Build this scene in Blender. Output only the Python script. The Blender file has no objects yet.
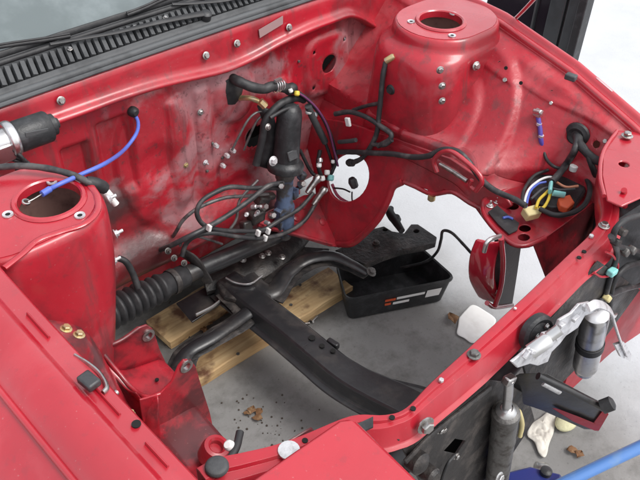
import bpy, bmesh, math, random
from mathutils import Vector as V, Matrix, noise as NZ
R = math.radians
random.seed(7)
scn = bpy.context.scene
# ------------------------------------------------------------------ camera
CAM = V((-0.19684, -0.46809, 1.65823)); YAW, PITCH, ROLL, FPX = R(46.0833), R(40.0063), R(2.0318), 753.8166
fw = V((math.cos(PITCH)*math.cos(YAW), math.cos(PITCH)*math.sin(YAW), -math.sin(PITCH)))
s0 = fw.cross(V((0, 0, 1))).normalized(); u0 = s0.cross(fw)
sd = math.cos(ROLL)*s0 + math.sin(ROLL)*u0; up = -math.sin(ROLL)*s0 + math.cos(ROLL)*u0
cam = bpy.data.cameras.new('camera'); cam.sensor_width = 36; cam.lens = FPX/640*36; cam.clip_start = .02; cam.clip_end = 500
co = bpy.data.objects.new('camera', cam); scn.collection.objects.link(co)
m = Matrix((sd, up, -fw)).transposed().to_4x4(); m.translation = CAM; co.matrix_world = m
scn.camera = co
# ------------------------------------------------------------------ light
SUN_EL, SUN_AZ = R(56), R(-62)          # hazy bright light from beyond the far fender
wd = bpy.data.worlds.new('World'); scn.world = wd; wd.use_nodes = True
wn = wd.node_tree; wn.nodes.clear()
sky = wn.nodes.new('ShaderNodeTexSky'); sky.sky_type = 'NISHITA'; sky.sun_disc = False
sky.sun_elevation = SUN_EL; sky.sun_rotation = R(90) - SUN_AZ
sky.air_density = 1.0; sky.dust_density = 4.0; sky.ozone_density = 1.0
hs = wn.nodes.new('ShaderNodeHueSaturation'); hs.inputs['Saturation'].default_value = .30
bg = wn.nodes.new('ShaderNodeBackground'); bg.inputs[1].default_value = .14
wo = wn.nodes.new('ShaderNodeOutputWorld')
gm = wn.nodes.new('ShaderNodeGamma'); gm.inputs[1].default_value = .55      # cloud evens the sky out
sc = wn.nodes.new('ShaderNodeVectorMath'); sc.operation = 'SCALE'; sc.inputs['Scale'].default_value = 2.9
wn.links.new(sky.outputs[0], hs.inputs['Color']); wn.links.new(hs.outputs[0], gm.inputs[0]); wn.links.new(gm.outputs[0], sc.inputs[0]); wn.links.new(sc.outputs[0], bg.inputs[0]); wn.links.new(bg.outputs[0], wo.inputs[0])
sl = bpy.data.lights.new('sun', 'SUN'); sl.energy = 1.5; sl.angle = R(25); sl.color = (1, .97, .93)
so = bpy.data.objects.new('sun', sl); scn.collection.objects.link(so)
sdv = V((math.cos(SUN_EL)*math.cos(SUN_AZ), math.cos(SUN_EL)*math.sin(SUN_AZ), math.sin(SUN_EL)))
so.rotation_euler = sdv.to_track_quat('Z', 'Y').to_euler()
scn.view_settings.view_transform = 'Standard'; scn.view_settings.look = 'None'
scn.view_settings.exposure = 0.46; scn.view_settings.gamma = 1; scn.view_settings.use_curve_mapping = False
scn.render.engine = 'CYCLES'

# ------------------------------------------------------------------ helpers
def W(px, py, x=None, y=None, z=None):
    """point where the line of sight through a photo pixel meets a plane of the car (x, y or z given in metres)"""
    d = fw + (px-320)/FPX*sd - (py-240)/FPX*up
    for i, q in enumerate((x, y, z)):
        if q is not None: return CAM + d*((q-CAM[i])/d[i])
def Wl(pts, ax='y', val=.88):
    out = []
    for p in pts:
        a, v_ = ax, val
        if len(p) == 3: v_ = p[2]
        if len(p) == 4: a, v_ = p[2], p[3]
        out.append(W(p[0], p[1], **{a: v_}))
    return out
def sstep(a, b, t):
    if a == b: return float(t > a)
    t = min(1, max(0, (t-a)/(b-a))); return t*t*(3-2*t)
def lerp(a, b, t): return a + (b-a)*t
def interp(tab, t):
    if t <= tab[0][0]: return tab[0][1]
    for (a, va), (b, vb) in zip(tab, tab[1:]):
        if t <= b: return lerp(va, vb, (t-a)/(b-a))
    return tab[-1][1]
def catmull(P, res):
    P = [V(p) for p in P]
    if len(P) < 3 or res <= 1: return P
    Q = [P[0]*2-P[1]] + P + [P[-1]*2-P[-2]]; out = []
    for i in range(1, len(Q)-2):
        a, b, c, d = Q[i-1:i+3]
        for k in range(res):
            t = k/res
            out.append(.5*((2*b)+(c-a)*t+(2*a-5*b+4*c-d)*t*t+(3*b-a-3*c+d)*t**3))
    return out + [P[-1]]
def frame(n):
    n = V(n).normalized(); a = V((0, 0, 1)) if abs(n.z) < .9 else V((1, 0, 0))
    x = a.cross(n).normalized(); return x, n.cross(x), n

class MB:
    def __init__(s): s.v = []; s.f = []
    def add(s, vs, fs):
        o = len(s.v); s.v += [tuple(q) for q in vs]; s.f += [tuple(i+o for i in f) for f in fs]; return s
    def tube(s, pts, r, seg=10, res=6, flat=1.0, upv=None):
        P = catmull(pts, res); n = len(P); vs = []; fs = []
        rr = r if isinstance(r, (list, tuple)) else [r]
        nrm = None
        for i, p in enumerate(P):
            t = (P[min(i+1, n-1)]-P[max(i-1, 0)])
            t = t.normalized() if t.length > 1e-9 else V((0, 0, 1))
            if nrm is None: nrm = V(upv) if upv else frame(t)[0]
            nrm = nrm - t*nrm.dot(t)
            nrm = nrm.normalized() if nrm.length > 1e-6 else frame(t)[0]
            b = t.cross(nrm); q = i/(n-1)*(len(rr)-1); k = min(int(q), max(0, len(rr)-2))
            ra = rr[0] if len(rr) == 1 else lerp(rr[k], rr[k+1], q-k)
            if res > 1: ra *= 1 + .09*fbm(p.x, p.y, p.z, 70)
            for j in range(seg):
                a = 2*math.pi*j/seg; vs.append(p + nrm*(math.cos(a)*ra*flat) + b*(math.sin(a)*ra))
        for i in range(n-1):
            for j in range(seg):
                fs.append((i*seg+j, i*seg+(j+1) % seg, (i+1)*seg+(j+1) % seg, (i+1)*seg+j))
        fs.append(tuple(range(seg-1, -1, -1))); fs.append(tuple((n-1)*seg+j for j in range(seg)))
        return s.add(vs, fs)
    def lathe(s, prof, o, axis=(0, 0, 1), seg=24, close=True):
        X, Y, Z = frame(axis); o = V(o); vs = []; fs = []; n = len(prof)
        for r, h in prof:
            for j in range(seg):
                a = 2*math.pi*j/seg; vs.append(o + Z*h + X*(math.cos(a)*r) + Y*(math.sin(a)*r))
        for i in range(n-1):
            for j in range(seg):
                fs.append((i*seg+j, i*seg+(j+1) % seg, (i+1)*seg+(j+1) % seg, (i+1)*seg+j))
        if close:
            fs.append(tuple(range(seg-1, -1, -1))); fs.append(tuple((n-1)*seg+j for j in range(seg)))
        return s.add(vs, fs)
    def box(s, c, sz, M=None):
        c = V(c); vs = []
        for a in (-.5, .5):
            for b in (-.5, .5):
                for d in (-.5, .5):
                    q = V((a*sz[0], b*sz[1], d*sz[2])); vs.append(c + (M @ q if M else q))
        return s.add(vs, [(0, 1, 3, 2), (4, 6, 7, 5), (0, 4, 5, 1), (2, 3, 7, 6), (0, 2, 6, 4), (1, 5, 7, 3)])
    def plate(s, outer, t, holes=(), n=None):
        loops = [[V(p) for p in l] for l in [outer]+list(holes)]
        if n is None:
            n = V((0, 0, 0)); L = loops[0]
            for i in range(len(L)): n += (L[i]-L[0]).cross(L[(i+1) % len(L)]-L[0])
        n = V(n).normalized()
        bm = bmesh.new(); es = []; bl = []
        for l in loops:
            vv = [bm.verts.new(p) for p in l]; bl.append(vv)
            for i in range(len(vv)): es.append(bm.edges.new((vv[i], vv[(i+1) % len(vv)])))
        bmesh.ops.triangle_fill(bm, edges=es, use_beauty=True, normal=n)
        bm.verts.index_update(); N = len(bm.verts)
        vs = [v.co.copy() for v in bm.verts]; fs = []
        tri = []
        for f in bm.faces:
            f.normal_update(); q = [v.index for v in f.verts]
            if f.normal.dot(n) < 0: q.reverse()
            tri.append(q)
        off = 0; idx = []
        for vv in bl: idx.append([v.index for v in vv])
        bm.free()
        vs2 = [v - n*t for v in vs]
        fs = [tuple(q) for q in tri] + [tuple(i+N for i in reversed(q)) for q in tri]
        for k, l in enumerate(idx):
            for i in range(len(l)):
                a, b = l[i], l[(i+1) % len(l)]
                fs.append((a, b, b+N, a+N))
        return s.add(vs+vs2, fs)
    def sheet(s, fn, us, vs_, hole=None, closeu=False):
        g = []; 
        for a in us:
            for b in vs_: g.append(V(fn(a, b)))
        nv = len(vs_); nu = len(us); fs = []
        for i in range(nu if closeu else nu-1):
            for j in range(nv-1):
                i2 = (i+1) % nu
                if hole and hole((us[i]+us[i2])/2, (vs_[j]+vs_[j+1])/2): continue
                fs.append((i*nv+j, i2*nv+j, i2*nv+j+1, i*nv+j+1))
        return s.add(g, fs)
    def build(s, name, mat, parent=None, bevel=0, solid=0, sub=0, smooth=True, ang=40, fix=True, off=-1, seg=2):
        me = bpy.data.meshes.new(name); me.from_pydata(s.v, [], s.f); me.validate()
        if fix:
            bm = bmesh.new(); bm.from_mesh(me)
            loose = [v for v in bm.verts if not v.link_faces]
            if loose: bmesh.ops.delete(bm, geom=loose, context='VERTS')
            bmesh.ops.remove_doubles(bm, verts=bm.verts, dist=1e-5)
            bmesh.ops.recalc_face_normals(bm, faces=bm.faces); bm.to_mesh(me); bm.free()
        if smooth:
            me.shade_smooth(); me.set_sharp_from_angle(angle=R(ang))
        o = bpy.data.objects.new(name, me); scn.collection.objects.link(o); o.parent = parent
        me.materials.append(mat)
        if solid:
            q = o.modifiers.new('solid', 'SOLIDIFY'); q.thickness = solid; q.offset = off
        if bevel:
            q = o.modifiers.new('bevel', 'BEVEL'); q.width = bevel; q.segments = seg; q.limit_method = 'ANGLE'; q.angle_limit = R(35)
        if sub:
            q = o.modifiers.new('sub', 'SUBSURF'); q.levels = q.render_levels = sub
        return o
def thing(name, label, cat, loc=(0, 0, 0), group=None):
    o = bpy.data.objects.new(name, None); scn.collection.objects.link(o); o.location = loc; o.empty_display_size = .05
    return tag(o, label, cat, group)
def tag(o, label, cat=None, group=None):
    o['label'] = label
    if cat: o['category'] = cat
    if group: o['group'] = group
    return o
def circ(c, r, n, k=20, rx=1.0):
    X, Y, Z = frame(n); c = V(c)
    return [c + X*(math.cos(2*math.pi*i/k)*r*rx) + Y*(math.sin(2*math.pi*i/k)*r) for i in range(k)]
def lin(a, b, n): return [a+(b-a)*i/(n-1) for i in range(n)]
def fbm(x, y, z, sc): return NZ.noise(V((x*sc, y*sc, z*sc)))

# ------------------------------------------------------------------ materials
def mk(name, col, rough=.5, metal=0, coat=0, coat_r=.1, noise=None, bump=0, bscale=40, spec=.5, ncol=None, nscale=8, nlo=.45, nhi=.7, rvar=0):
    m = bpy.data.materials.new(name); m.use_nodes = True; nt = m.node_tree; b = nt.nodes['Principled BSDF']
    b.inputs['Base Color'].default_value = (*col, 1); b.inputs['Roughness'].default_value = rough
    b.inputs['Metallic'].default_value = metal; b.inputs['Coat Weight'].default_value = coat; b.inputs['Coat Roughness'].default_value = coat_r
    b.inputs['Specular IOR Level'].default_value = spec
    geo = nt.nodes.new('ShaderNodeNewGeometry')
    def nz(sc, det=6, rough_=.6):
        n = nt.nodes.new('ShaderNodeTexNoise'); n.inputs['Scale'].default_value = sc; n.inputs['Detail'].default_value = det; n.inputs['Roughness'].default_value = rough_
        nt.links.new(geo.outputs['Position'], n.inputs['Vector']); return n
    if ncol:
        n = nz(nscale); mr = nt.nodes.new('ShaderNodeMapRange'); mr.interpolation_type = 'SMOOTHSTEP'
        mr.inputs[1].default_value = nlo; mr.inputs[2].default_value = nhi
        nt.links.new(n.outputs[0], mr.inputs[0])
        mx = nt.nodes.new('ShaderNodeMix'); mx.data_type = 'RGBA'; mx.inputs[6].default_value = (*col, 1); mx.inputs[7].default_value = (*ncol, 1)
        nt.links.new(mr.outputs[0], mx.inputs[0]); nt.links.new(mx.outputs[2], b.inputs['Base Color'])
        m['mix'] = mx.name
    if rvar:
        n = nz(14); mr = nt.nodes.new('ShaderNodeMapRange'); mr.inputs[1].default_value = .3; mr.inputs[2].default_value = .7
        mr.inputs[3].default_value = max(.02, rough-rvar); mr.inputs[4].default_value = min(1, rough+rvar)
        nt.links.new(n.outputs[0], mr.inputs[0]); nt.links.new(mr.outputs[0], b.inputs['Roughness'])
    if bump:
        n = nz(bscale, 4); bp = nt.nodes.new('ShaderNodeBump'); bp.inputs['Strength'].default_value = bump; bp.inputs['Distance'].default_value = .004
        nt.links.new(n.outputs[0], bp.inputs['Height']); nt.links.new(bp.outputs[0], b.inputs['Normal'])
    return m
RED = (.40, .0105, .024)
def paint(name, dust=0.0, dustcol=(.33, .13, .14), rough=.32, coat=.7, base=RED, grime=0.0, dark_spot=None, lo=.50):
    """old red car paint: clear coat, faint orange peel, patches of dull overspray and speckled grime"""
    m = bpy.data.materials.new(name); m.use_nodes = True; nt = m.node_tree; L = nt.links; b = nt.nodes['Principled BSDF']
    geo = nt.nodes.new('ShaderNodeNewGeometry')
    def nz(sc, det=7, r=.6, dist=0):
        n = nt.nodes.new('ShaderNodeTexNoise'); n.inputs['Scale'].default_value = sc; n.inputs['Detail'].default_value = det
        n.inputs['Roughness'].default_value = r; n.inputs['Distortion'].default_value = dist
        L.new(geo.outputs['Position'], n.inputs['Vector']); return n.outputs[0]
    def mr(i, a, c, lo_=0, hi=1):
        q = nt.nodes.new('ShaderNodeMapRange'); q.interpolation_type = 'SMOOTHSTEP'
        for k, v_ in ((1, a), (2, c), (3, lo_), (4, hi)): q.inputs[k].default_value = v_
        L.new(i, q.inputs[0]); return q.outputs[0]
    def mix(f, a, c):
        q = nt.nodes.new('ShaderNodeMix'); q.data_type = 'RGBA'
        if hasattr(f, 'links'): L.new(f, q.inputs[0])
        else: q.inputs[0].default_value = f
        for k, v_ in ((6, a), (7, c)):
            if hasattr(v_, 'links'): L.new(v_, q.inputs[k])
            else: q.inputs[k].default_value = (*v_, 1)
        return q.outputs[2]
    def math_(op, a, c):
        q = nt.nodes.new('ShaderNodeMath'); q.operation = op
        for k, v_ in ((0, a), (1, c)):
            if hasattr(v_, 'links'): L.new(v_, q.inputs[k])
            else: q.inputs[k].default_value = v_
        return q.outputs[0]
    c = mix(mr(nz(3.1), .35, .65), tuple(k*.9 for k in base), tuple(min(1, k*1.12) for k in base))
    rg = mr(nz(9), .3, .75, max(.05, rough-.12), rough+.15)
    if dust:
        f = math_('MULTIPLY', mr(nz(5.2, 8, .55, .6), lo, lo+.13), dust)
        c = mix(f, c, dustcol); rg = math_('MAXIMUM', rg, math_('MULTIPLY', f, .75))
        f2 = math_('MULTIPLY', mr(nz(60, 6, .7), .56, .66), dust*.7)
        c = mix(f2, c, (.10, .03, .035))
    if grime:
        f = math_('MULTIPLY', mr(nz(7.7, 9, .65, .3), .44, .62), grime)
        c = mix(f, c, (.045, .014, .016)); rg = math_('MAXIMUM', rg, math_('MULTIPLY', f, .6))
    if dust > .3:                                     # dirty water runs down the panel
        mp = nt.nodes.new('ShaderNodeMapping'); mp.inputs['Scale'].default_value = (1, 1, .12); L.new(geo.outputs['Position'], mp.inputs[0])
        nn = nt.nodes.new('ShaderNodeTexNoise'); nn.inputs['Scale'].default_value = 26; nn.inputs['Detail'].default_value = 6; nn.inputs['Roughness'].default_value = .65; L.new(mp.outputs[0], nn.inputs['Vector'])
        c = mix(math_('MULTIPLY', mr(nn.outputs[0], .54, .68), .55), c, (.10, .035, .038))
        c = mix(math_('MULTIPLY', mr(nz(28, 8, .7, .8), .60, .70), .6), c, (.16, .055, .05))
    # pale chips and dust specks
    c = mix(math_('MULTIPLY', mr(nz(190, 3, .5), .70, .74), .22), c, (.5, .33, .32))
    for (p, r_) in (dark_spot or []):  # dark round patches with noisy edges
        d = nt.nodes.new('ShaderNodeVectorMath'); d.operation = 'DISTANCE'; d.inputs[1].default_value = p
        L.new(geo.outputs['Position'], d.inputs[0])
        dd = math_('ADD', d.outputs['Value'], math_('MULTIPLY', nz(16), r_*.9))
        f = math_('MULTIPLY', mr(dd, r_*.75, r_*1.6, 1, 0), .85); c = mix(f, c, (.035, .022, .022))
    L.new(c, b.inputs['Base Color']); L.new(rg, b.inputs['Roughness'])
    b.inputs['Coat Weight'].default_value = coat; b.inputs['Coat Roughness'].default_value = .20; b.inputs['Coat IOR'].default_value = 1.58
    bp = nt.nodes.new('ShaderNodeBump'); bp.inputs['Strength'].default_value = .35 + .4*(dust > .4); bp.inputs['Distance'].default_value = .003 + .003*(dust > .4)
    h = math_('ADD', nz(11, 3), math_('MULTIPLY', nz(240, 2), .05)); L.new(h, bp.inputs['Height']); L.new(bp.outputs[0], b.inputs['Normal'])
    L.new(bp.outputs[0], b.inputs['Coat Normal'])
    return m
M_body = paint('red body paint', .22, dustcol=(.47, .07, .085), rough=.32, coat=.85, lo=.50)
M_bay = paint('red bay paint', .35, grime=.42, lo=.54, coat=.45, rough=.42)
M_wall = paint('red firewall paint with overspray', .85, dustcol=(.35, .18, .195), grime=.2, lo=.47, coat=.35, rough=.42, dark_spot=[((.435, .9, .55), .07), ((.47, .88, .38), .13)])
M_apron = paint('red apron paint', .5, dustcol=(.50, .13, .14), grime=.12, lo=.48, coat=.22, rough=.5)  # pinkish patches partly stand in for reflected sheen on the fan panel
M_rail = paint('grimy red rail paint', .3, grime=.85, lo=.55, coat=.3, base=(.36, .016, .028))
M_blk = mk('black chassis paint', (.016, .016, .018), .38, coat=.25, coat_r=.25, ncol=(.05, .045, .042), nscale=12, bump=.25, rvar=.12)
M_grime = mk('oily black metal', (.018, .016, .016), .5, ncol=(.07, .06, .055), nscale=22, bump=.6, bscale=90, rvar=.15)
M_rub = mk('black rubber', (.018, .018, .02), .55, bump=.15, bscale=120, ncol=(.04, .04, .042), nscale=25)
M_hose = mk('aged hose', (.03, .03, .033), .5, ncol=(.09, .085, .085), nscale=30, rvar=.1)
M_line = mk('grey brake line', (.20, .19, .19), .4, .5, ncol=(.08, .07, .07), nscale=40)
M_plas = mk('black plastic', (.02, .021, .023), .42, bump=.2, bscale=200, ncol=(.045, .046, .05), nscale=30)
M_grey = mk('weathered grey plastic', (.065, .068, .072), .6, ncol=(.035, .037, .04), nscale=18, bump=.2, bscale=150)
M_steel = mk('bare steel', (.50, .49, .48), .34, 1, ncol=(.28, .25, .23), nscale=60, bump=.1)
M_alu = mk('cast aluminium', (.72, .72, .73), .33, 1, ncol=(.5, .49, .48), nscale=35, bump=.12)
M_zinc = mk('pale zinc plate', (.70, .70, .72), .45, .6, ncol=(.45, .44, .45), nscale=60, bump=.4, bscale=70)
M_brass = mk('yellow zinc', (.62, .48, .25), .38, .8, ncol=(.5, .42, .3), nscale=80)
M_white = mk('white plastic', (.75, .75, .74), .45)
M_blue = mk('blue cable sheath', (.09, .14, .52), .4)
M_jack = mk('blue jack paint', (.11, .26, .62), .35, coat=.5, ncol=(.16, .30, .58), nscale=30)
M_jackd = mk('dark blue jack paint', (.015, .025, .16), .4, coat=.4)
M_valve = mk('grimy blue valve body', (.075, .11, .19), .6, ncol=(.045, .042, .042), nscale=26, nlo=.42, nhi=.58, bump=.4, bscale=80)
M_yel = mk('yellow wire', (.68, .50, .06), .45)
M_cream = mk('cream connector', (.66, .56, .28), .5)
M_aqua = mk('pale turquoise connector', (.25, .62, .60), .45)
M_orange = mk('orange red relay', (.58, .09, .03), .45)
M_dark = mk('added black backing', (.006, .006, .006), .9)
M_silv = mk('silver hose clamp', (.68, .68, .68), .3, .9)
M_dcorr = mk('rusty damper steel', (.15, .145, .14), .5, .5, ncol=(.045, .035, .03), nscale=35, bump=.5, bscale=80)
M_paper = mk('white paper', (.90, .90, .88), .8, ncol=(.80, .79, .76), nscale=14)
M_rag = mk('off white rag', (.70, .67, .60), .9, ncol=(.55, .51, .45), nscale=14, bump=.4, bscale=150)
M_redtip = paint('red bracket tip', 0, grime=.2, coat=.1, rough=.55)
M_leaf = mk('dry brown leaf', (.20, .10, .045), .8, ncol=(.30, .19, .10), nscale=60)
M_bar = paint('dusty red bar paint', .25, dustcol=(.44, .09, .10), rough=.42, coat=.35, lo=.52)
M_lens = mk('red plastic shell', (.42, .012, .03), .2, coat=1.0, coat_r=.05)

M_well = mk('dusty strut well', (.26, .15, .13), .7, ncol=(.12, .06, .055), nscale=20)
M_seal = mk('chalky rubber seal', (.085, .09, .095), .65, ncol=(.05, .053, .056), nscale=14, bump=.2, bscale=120)
def wood(name, ang):
    m = bpy.data.materials.new(name); m.use_nodes = True; nt = m.node_tree; L = nt.links; b = nt.nodes['Principled BSDF']
    tc = nt.nodes.new('ShaderNodeNewGeometry'); mp = nt.nodes.new('ShaderNodeMapping'); mp.inputs['Rotation'].default_value = (0, 0, -ang); mp.inputs['Scale'].default_value = (1.2, 14, 14)
    L.new(tc.outputs['Position'], mp.inputs[0])
    w = nt.nodes.new('ShaderNodeTexNoise'); w.inputs['Scale'].default_value = 3; w.inputs['Detail'].default_value = 7; w.inputs['Distortion'].default_value = 1.2; L.new(mp.outputs[0], w.inputs['Vector'])
    cr = nt.nodes.new('ShaderNodeValToRGB'); e = cr.color_ramp.elements
    e[0].position = .3; e[0].color = (.40, .24, .105, 1); e[1].position = .7; e[1].color = (.66, .48, .26, 1)
    L.new(w.outputs[0], cr.inputs[0])
    n2 = nt.nodes.new('ShaderNodeTexNoise'); n2.inputs['Scale'].default_value = 13; n2.inputs['Detail'].default_value = 7; L.new(tc.outputs['Position'], n2.inputs['Vector'])
    r2 = nt.nodes.new('ShaderNodeMapRange'); r2.inputs[1].default_value = .55; r2.inputs[2].default_value = .68; L.new(n2.outputs[0], r2.inputs[0])
    mx = nt.nodes.new('ShaderNodeMix'); mx.data_type = 'RGBA'; L.new(r2.outputs[0], mx.inputs[0]); L.new(cr.outputs[0], mx.inputs[6]); mx.inputs[7].default_value = (.14, .06, .03, 1)
    L.new(mx.outputs[2], b.inputs['Base Color']); b.inputs['Roughness'].default_value = .75
    bp = nt.nodes.new('ShaderNodeBump'); bp.inputs['Strength'].default_value = .3; bp.inputs['Distance'].default_value = .003; L.new(w.outputs[0], bp.inputs['Height']); L.new(bp.outputs[0], b.inputs['Normal'])
    return m
M_wood = wood('pine timber', R(-2)); M_wood2 = wood('second pine timber', R(4))

def concrete(name, a, c, stain, sc=2.2, sunlit=None):
    m = bpy.data.materials.new(name); m.use_nodes = True; nt = m.node_tree; L = nt.links; b = nt.nodes['Principled BSDF']
    g = nt.nodes.new('ShaderNodeNewGeometry')
    def nz(s_, d=8, r=.6):
        n = nt.nodes.new('ShaderNodeTexNoise'); n.inputs['Scale'].default_value = s_; n.inputs['Detail'].default_value = d; n.inputs['Roughness'].default_value = r; L.new(g.outputs['Position'], n.inputs['Vector']); return n.outputs[0]
    def mix(f, x, y):
        q = nt.nodes.new('ShaderNodeMix'); q.data_type = 'RGBA'; L.new(f, q.inputs[0])
        for k, v_ in ((6, x), (7, y)):
            if hasattr(v_, 'links'): L.new(v_, q.inputs[k])
            else: q.inputs[k].default_value = (*v_, 1)
        return q.outputs[2]
    def rng(i, lo, hi, o=1):
        q = nt.nodes.new('ShaderNodeMapRange'); q.inputs[1].default_value = lo; q.inputs[2].default_value = hi; q.inputs[4].default_value = o; L.new(i, q.inputs[0]); return q.outputs[0]
    col = mix(rng(nz(sc), .35, .65), a, c)
    col = mix(rng(nz(9, 9, .7), .48, .70, .75), col, stain)
    col = mix(rng(nz(120, 3), .62, .72, .5), col, tuple(k*.45 for k in a))
    col = mix(rng(nz(45, 4), .70, .74, .75), col, tuple(k*.3 for k in stain))
    for (p, r_) in (((.62, .95, 0), .20), ((.95, .74, 0), .10)):     # two dark blotches with ragged edges
        d = nt.nodes.new('ShaderNodeVectorMath'); d.operation = 'DISTANCE'; d.inputs[1].default_value = p; L.new(g.outputs['Position'], d.inputs[0])
        ad = nt.nodes.new('ShaderNodeMath'); ad.operation = 'MULTIPLY_ADD'; L.new(nz(11, 7), ad.inputs[0]); ad.inputs[1].default_value = r_*1.1; L.new(d.outputs['Value'], ad.inputs[2])
        q = nt.nodes.new('ShaderNodeMapRange'); q.inputs[1].default_value = r_*1.1; q.inputs[2].default_value = r_*1.8; q.inputs[3].default_value = .85; q.inputs[4].default_value = 0; L.new(ad.outputs[0], q.inputs[0])
        col = mix(q.outputs[0], col, (.05, .045, .042))
    if sunlit:                                             # paler colour beyond the car paints in the bright sunlit ground
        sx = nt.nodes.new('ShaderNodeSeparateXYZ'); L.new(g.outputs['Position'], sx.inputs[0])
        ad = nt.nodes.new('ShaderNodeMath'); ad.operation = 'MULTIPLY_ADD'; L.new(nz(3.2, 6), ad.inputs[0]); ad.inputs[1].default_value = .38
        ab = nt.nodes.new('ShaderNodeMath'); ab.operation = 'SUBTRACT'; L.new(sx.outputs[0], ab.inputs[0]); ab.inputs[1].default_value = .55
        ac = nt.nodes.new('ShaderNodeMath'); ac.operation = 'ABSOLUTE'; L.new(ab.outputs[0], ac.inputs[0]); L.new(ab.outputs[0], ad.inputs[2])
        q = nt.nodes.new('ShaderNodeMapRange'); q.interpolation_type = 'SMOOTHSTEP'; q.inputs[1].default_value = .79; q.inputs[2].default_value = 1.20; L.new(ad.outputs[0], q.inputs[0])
        cl = mix(rng(nz(5), .35, .65), sunlit, tuple(min(1, k*1.1) for k in sunlit))
        col = mix(q.outputs[0], col, mix(rng(nz(120, 3), .62, .72, .35), cl, tuple(k*.6 for k in sunlit)))
    L.new(col, b.inputs['Base Color']); b.inputs['Roughness'].default_value = .82
    bp = nt.nodes.new('ShaderNodeBump'); bp.inputs['Strength'].default_value = .5; bp.inputs['Distance'].default_value = .003; L.new(nz(110, 8, .75), bp.inputs['Height']); L.new(bp.outputs[0], b.inputs['Normal'])
    return m
M_slab = concrete('stained garage concrete with painted sunlight', (.22, .217, .21), (.31, .305, .297), (.12, .115, .108), sunlit=(.50, .515, .54))

# ------------------------------------------------------------------ ground
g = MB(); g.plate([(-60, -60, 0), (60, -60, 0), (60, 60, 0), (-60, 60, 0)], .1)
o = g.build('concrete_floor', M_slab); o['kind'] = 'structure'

# ------------------------------------------------------------------ car body
car = thing('car', 'red car with its bonnet and engine removed, engine bay open', 'car')
bolt_cache = {}
def bolt(p, n, r, mat, parent, h=None, washer=True, name='bolt', stud=False):
    key = (mat.name, round(r, 4), washer, stud)
    if key not in bolt_cache:
        b = MB(); h_ = r*.9
        if washer: b.lathe([(r*1.45, 0), (r*1.45, r*.18), (r*1.3, r*.25)], (0, 0, 0), seg=14)
        b.lathe([(r, 0), (r, h_), (r*.82, h_*1.18)], (0, 0, 0), seg=6)
        if stud: b.lathe([(r*.5, 0), (r*.5, h_*2.6), (r*.4, h_*2.8)], (0, 0, 0), seg=10)
        o = b.build(name, mat); bolt_cache[key] = o.data; bpy.data.objects.remove(o)
    o = bpy.data.objects.new(name, bolt_cache[key]); scn.collection.objects.link(o); o.parent = parent
    X, Y, Z = frame(n); mt = Matrix((X, Y, Z)).transposed().to_4x4() @ Matrix.Rotation(random.random()*3, 4, 'Z'); mt.translation = V(p); o.matrix_local = mt
    return o

# ---- firewall
def fwY(x, z):
    y = .900
    y -= .045*sstep(.46, .38, z)*sstep(1.05, .9, x)                  # lower ledge ahead of the footwell
    y += .10*sstep(.36, .24, z)
    y += .004*fbm(x, 0, z, 7) + .0025*fbm(x, 3, z, 19)
    # two pressed pockets near the wiper motor
    for (x0, x1, z0, z1, d) in ((.335, .395, .60, .745, .020), (.425, .50, .58, .775, .017), (.60, .645, .48, .77, -.010), (.685, .72, .46, .77, -.009)):
        k = sstep(x0-.008, x0+.004, x)*sstep(x1+.012, x1-.006, x)*sstep(z0-.02, z0+.02, z)*sstep(z1+.01, z1-.006, z)
        y += d*k
    y -= .010*sstep(.115, .095, math.hypot((x-.565)*1.0, (z-.62)*.55))*sstep(.02, .07, math.hypot(x-.565, z-.62))
    # booster mounting pad, raised
    d = max(abs(x-1.115)/.075, abs(z-.70)/.085)
    y -= .013*sstep(1.12, .88, (abs((x-1.115)/.078)**4+abs((z-.70)/.085)**4)**.25)
    y -= .009*sstep(.036, .026, math.hypot(x-.955, z-.68))
    y -= .008*sstep(.045, .030, math.hypot(x-1.255, z-.675))
    y -= .012*sstep(.085, .06, math.hypot((x-.80)*1.2, z-.72))
    # diagonal crease down to the far rail
    q = (x-1.12)+(z-.55)*.7
    y -= .030*sstep(.02, .10, q)*sstep(.70, .55, z)
    return y
HOLES = [(1.115, .705, .0265), (1.262, .675, .017), (.955, .683, .008), (.862, .57, .033), (1.06, .755, .006), (1.17, .76, .006), (1.06, .65, .006), (1.17, .645, .006)]
def snap(fn):
    def f(x, z):
        for (hx, hz, r) in HOLES:
            d = math.hypot(x-hx, z-hz)
            if abs(d-r) < .0042 and d > 1e-6: x, z = hx+(x-hx)*r/d, hz+(z-hz)*r/d
        return (x, fn(x, z), z)
    return f
b = MB(); b.sheet(snap(fwY), lin(-.02, 1.43, 242), lin(.20, .832, 106), hole=lambda x, z: (x > 1.12 and z < .40) or any(math.hypot(x-a, z-c) < r*.98 for a, c, r in HOLES))
firewall = tag(b.build('firewall', M_wall, car, solid=.004, ang=60), 'red firewall panel with dull grey overspray and open holes')
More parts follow.
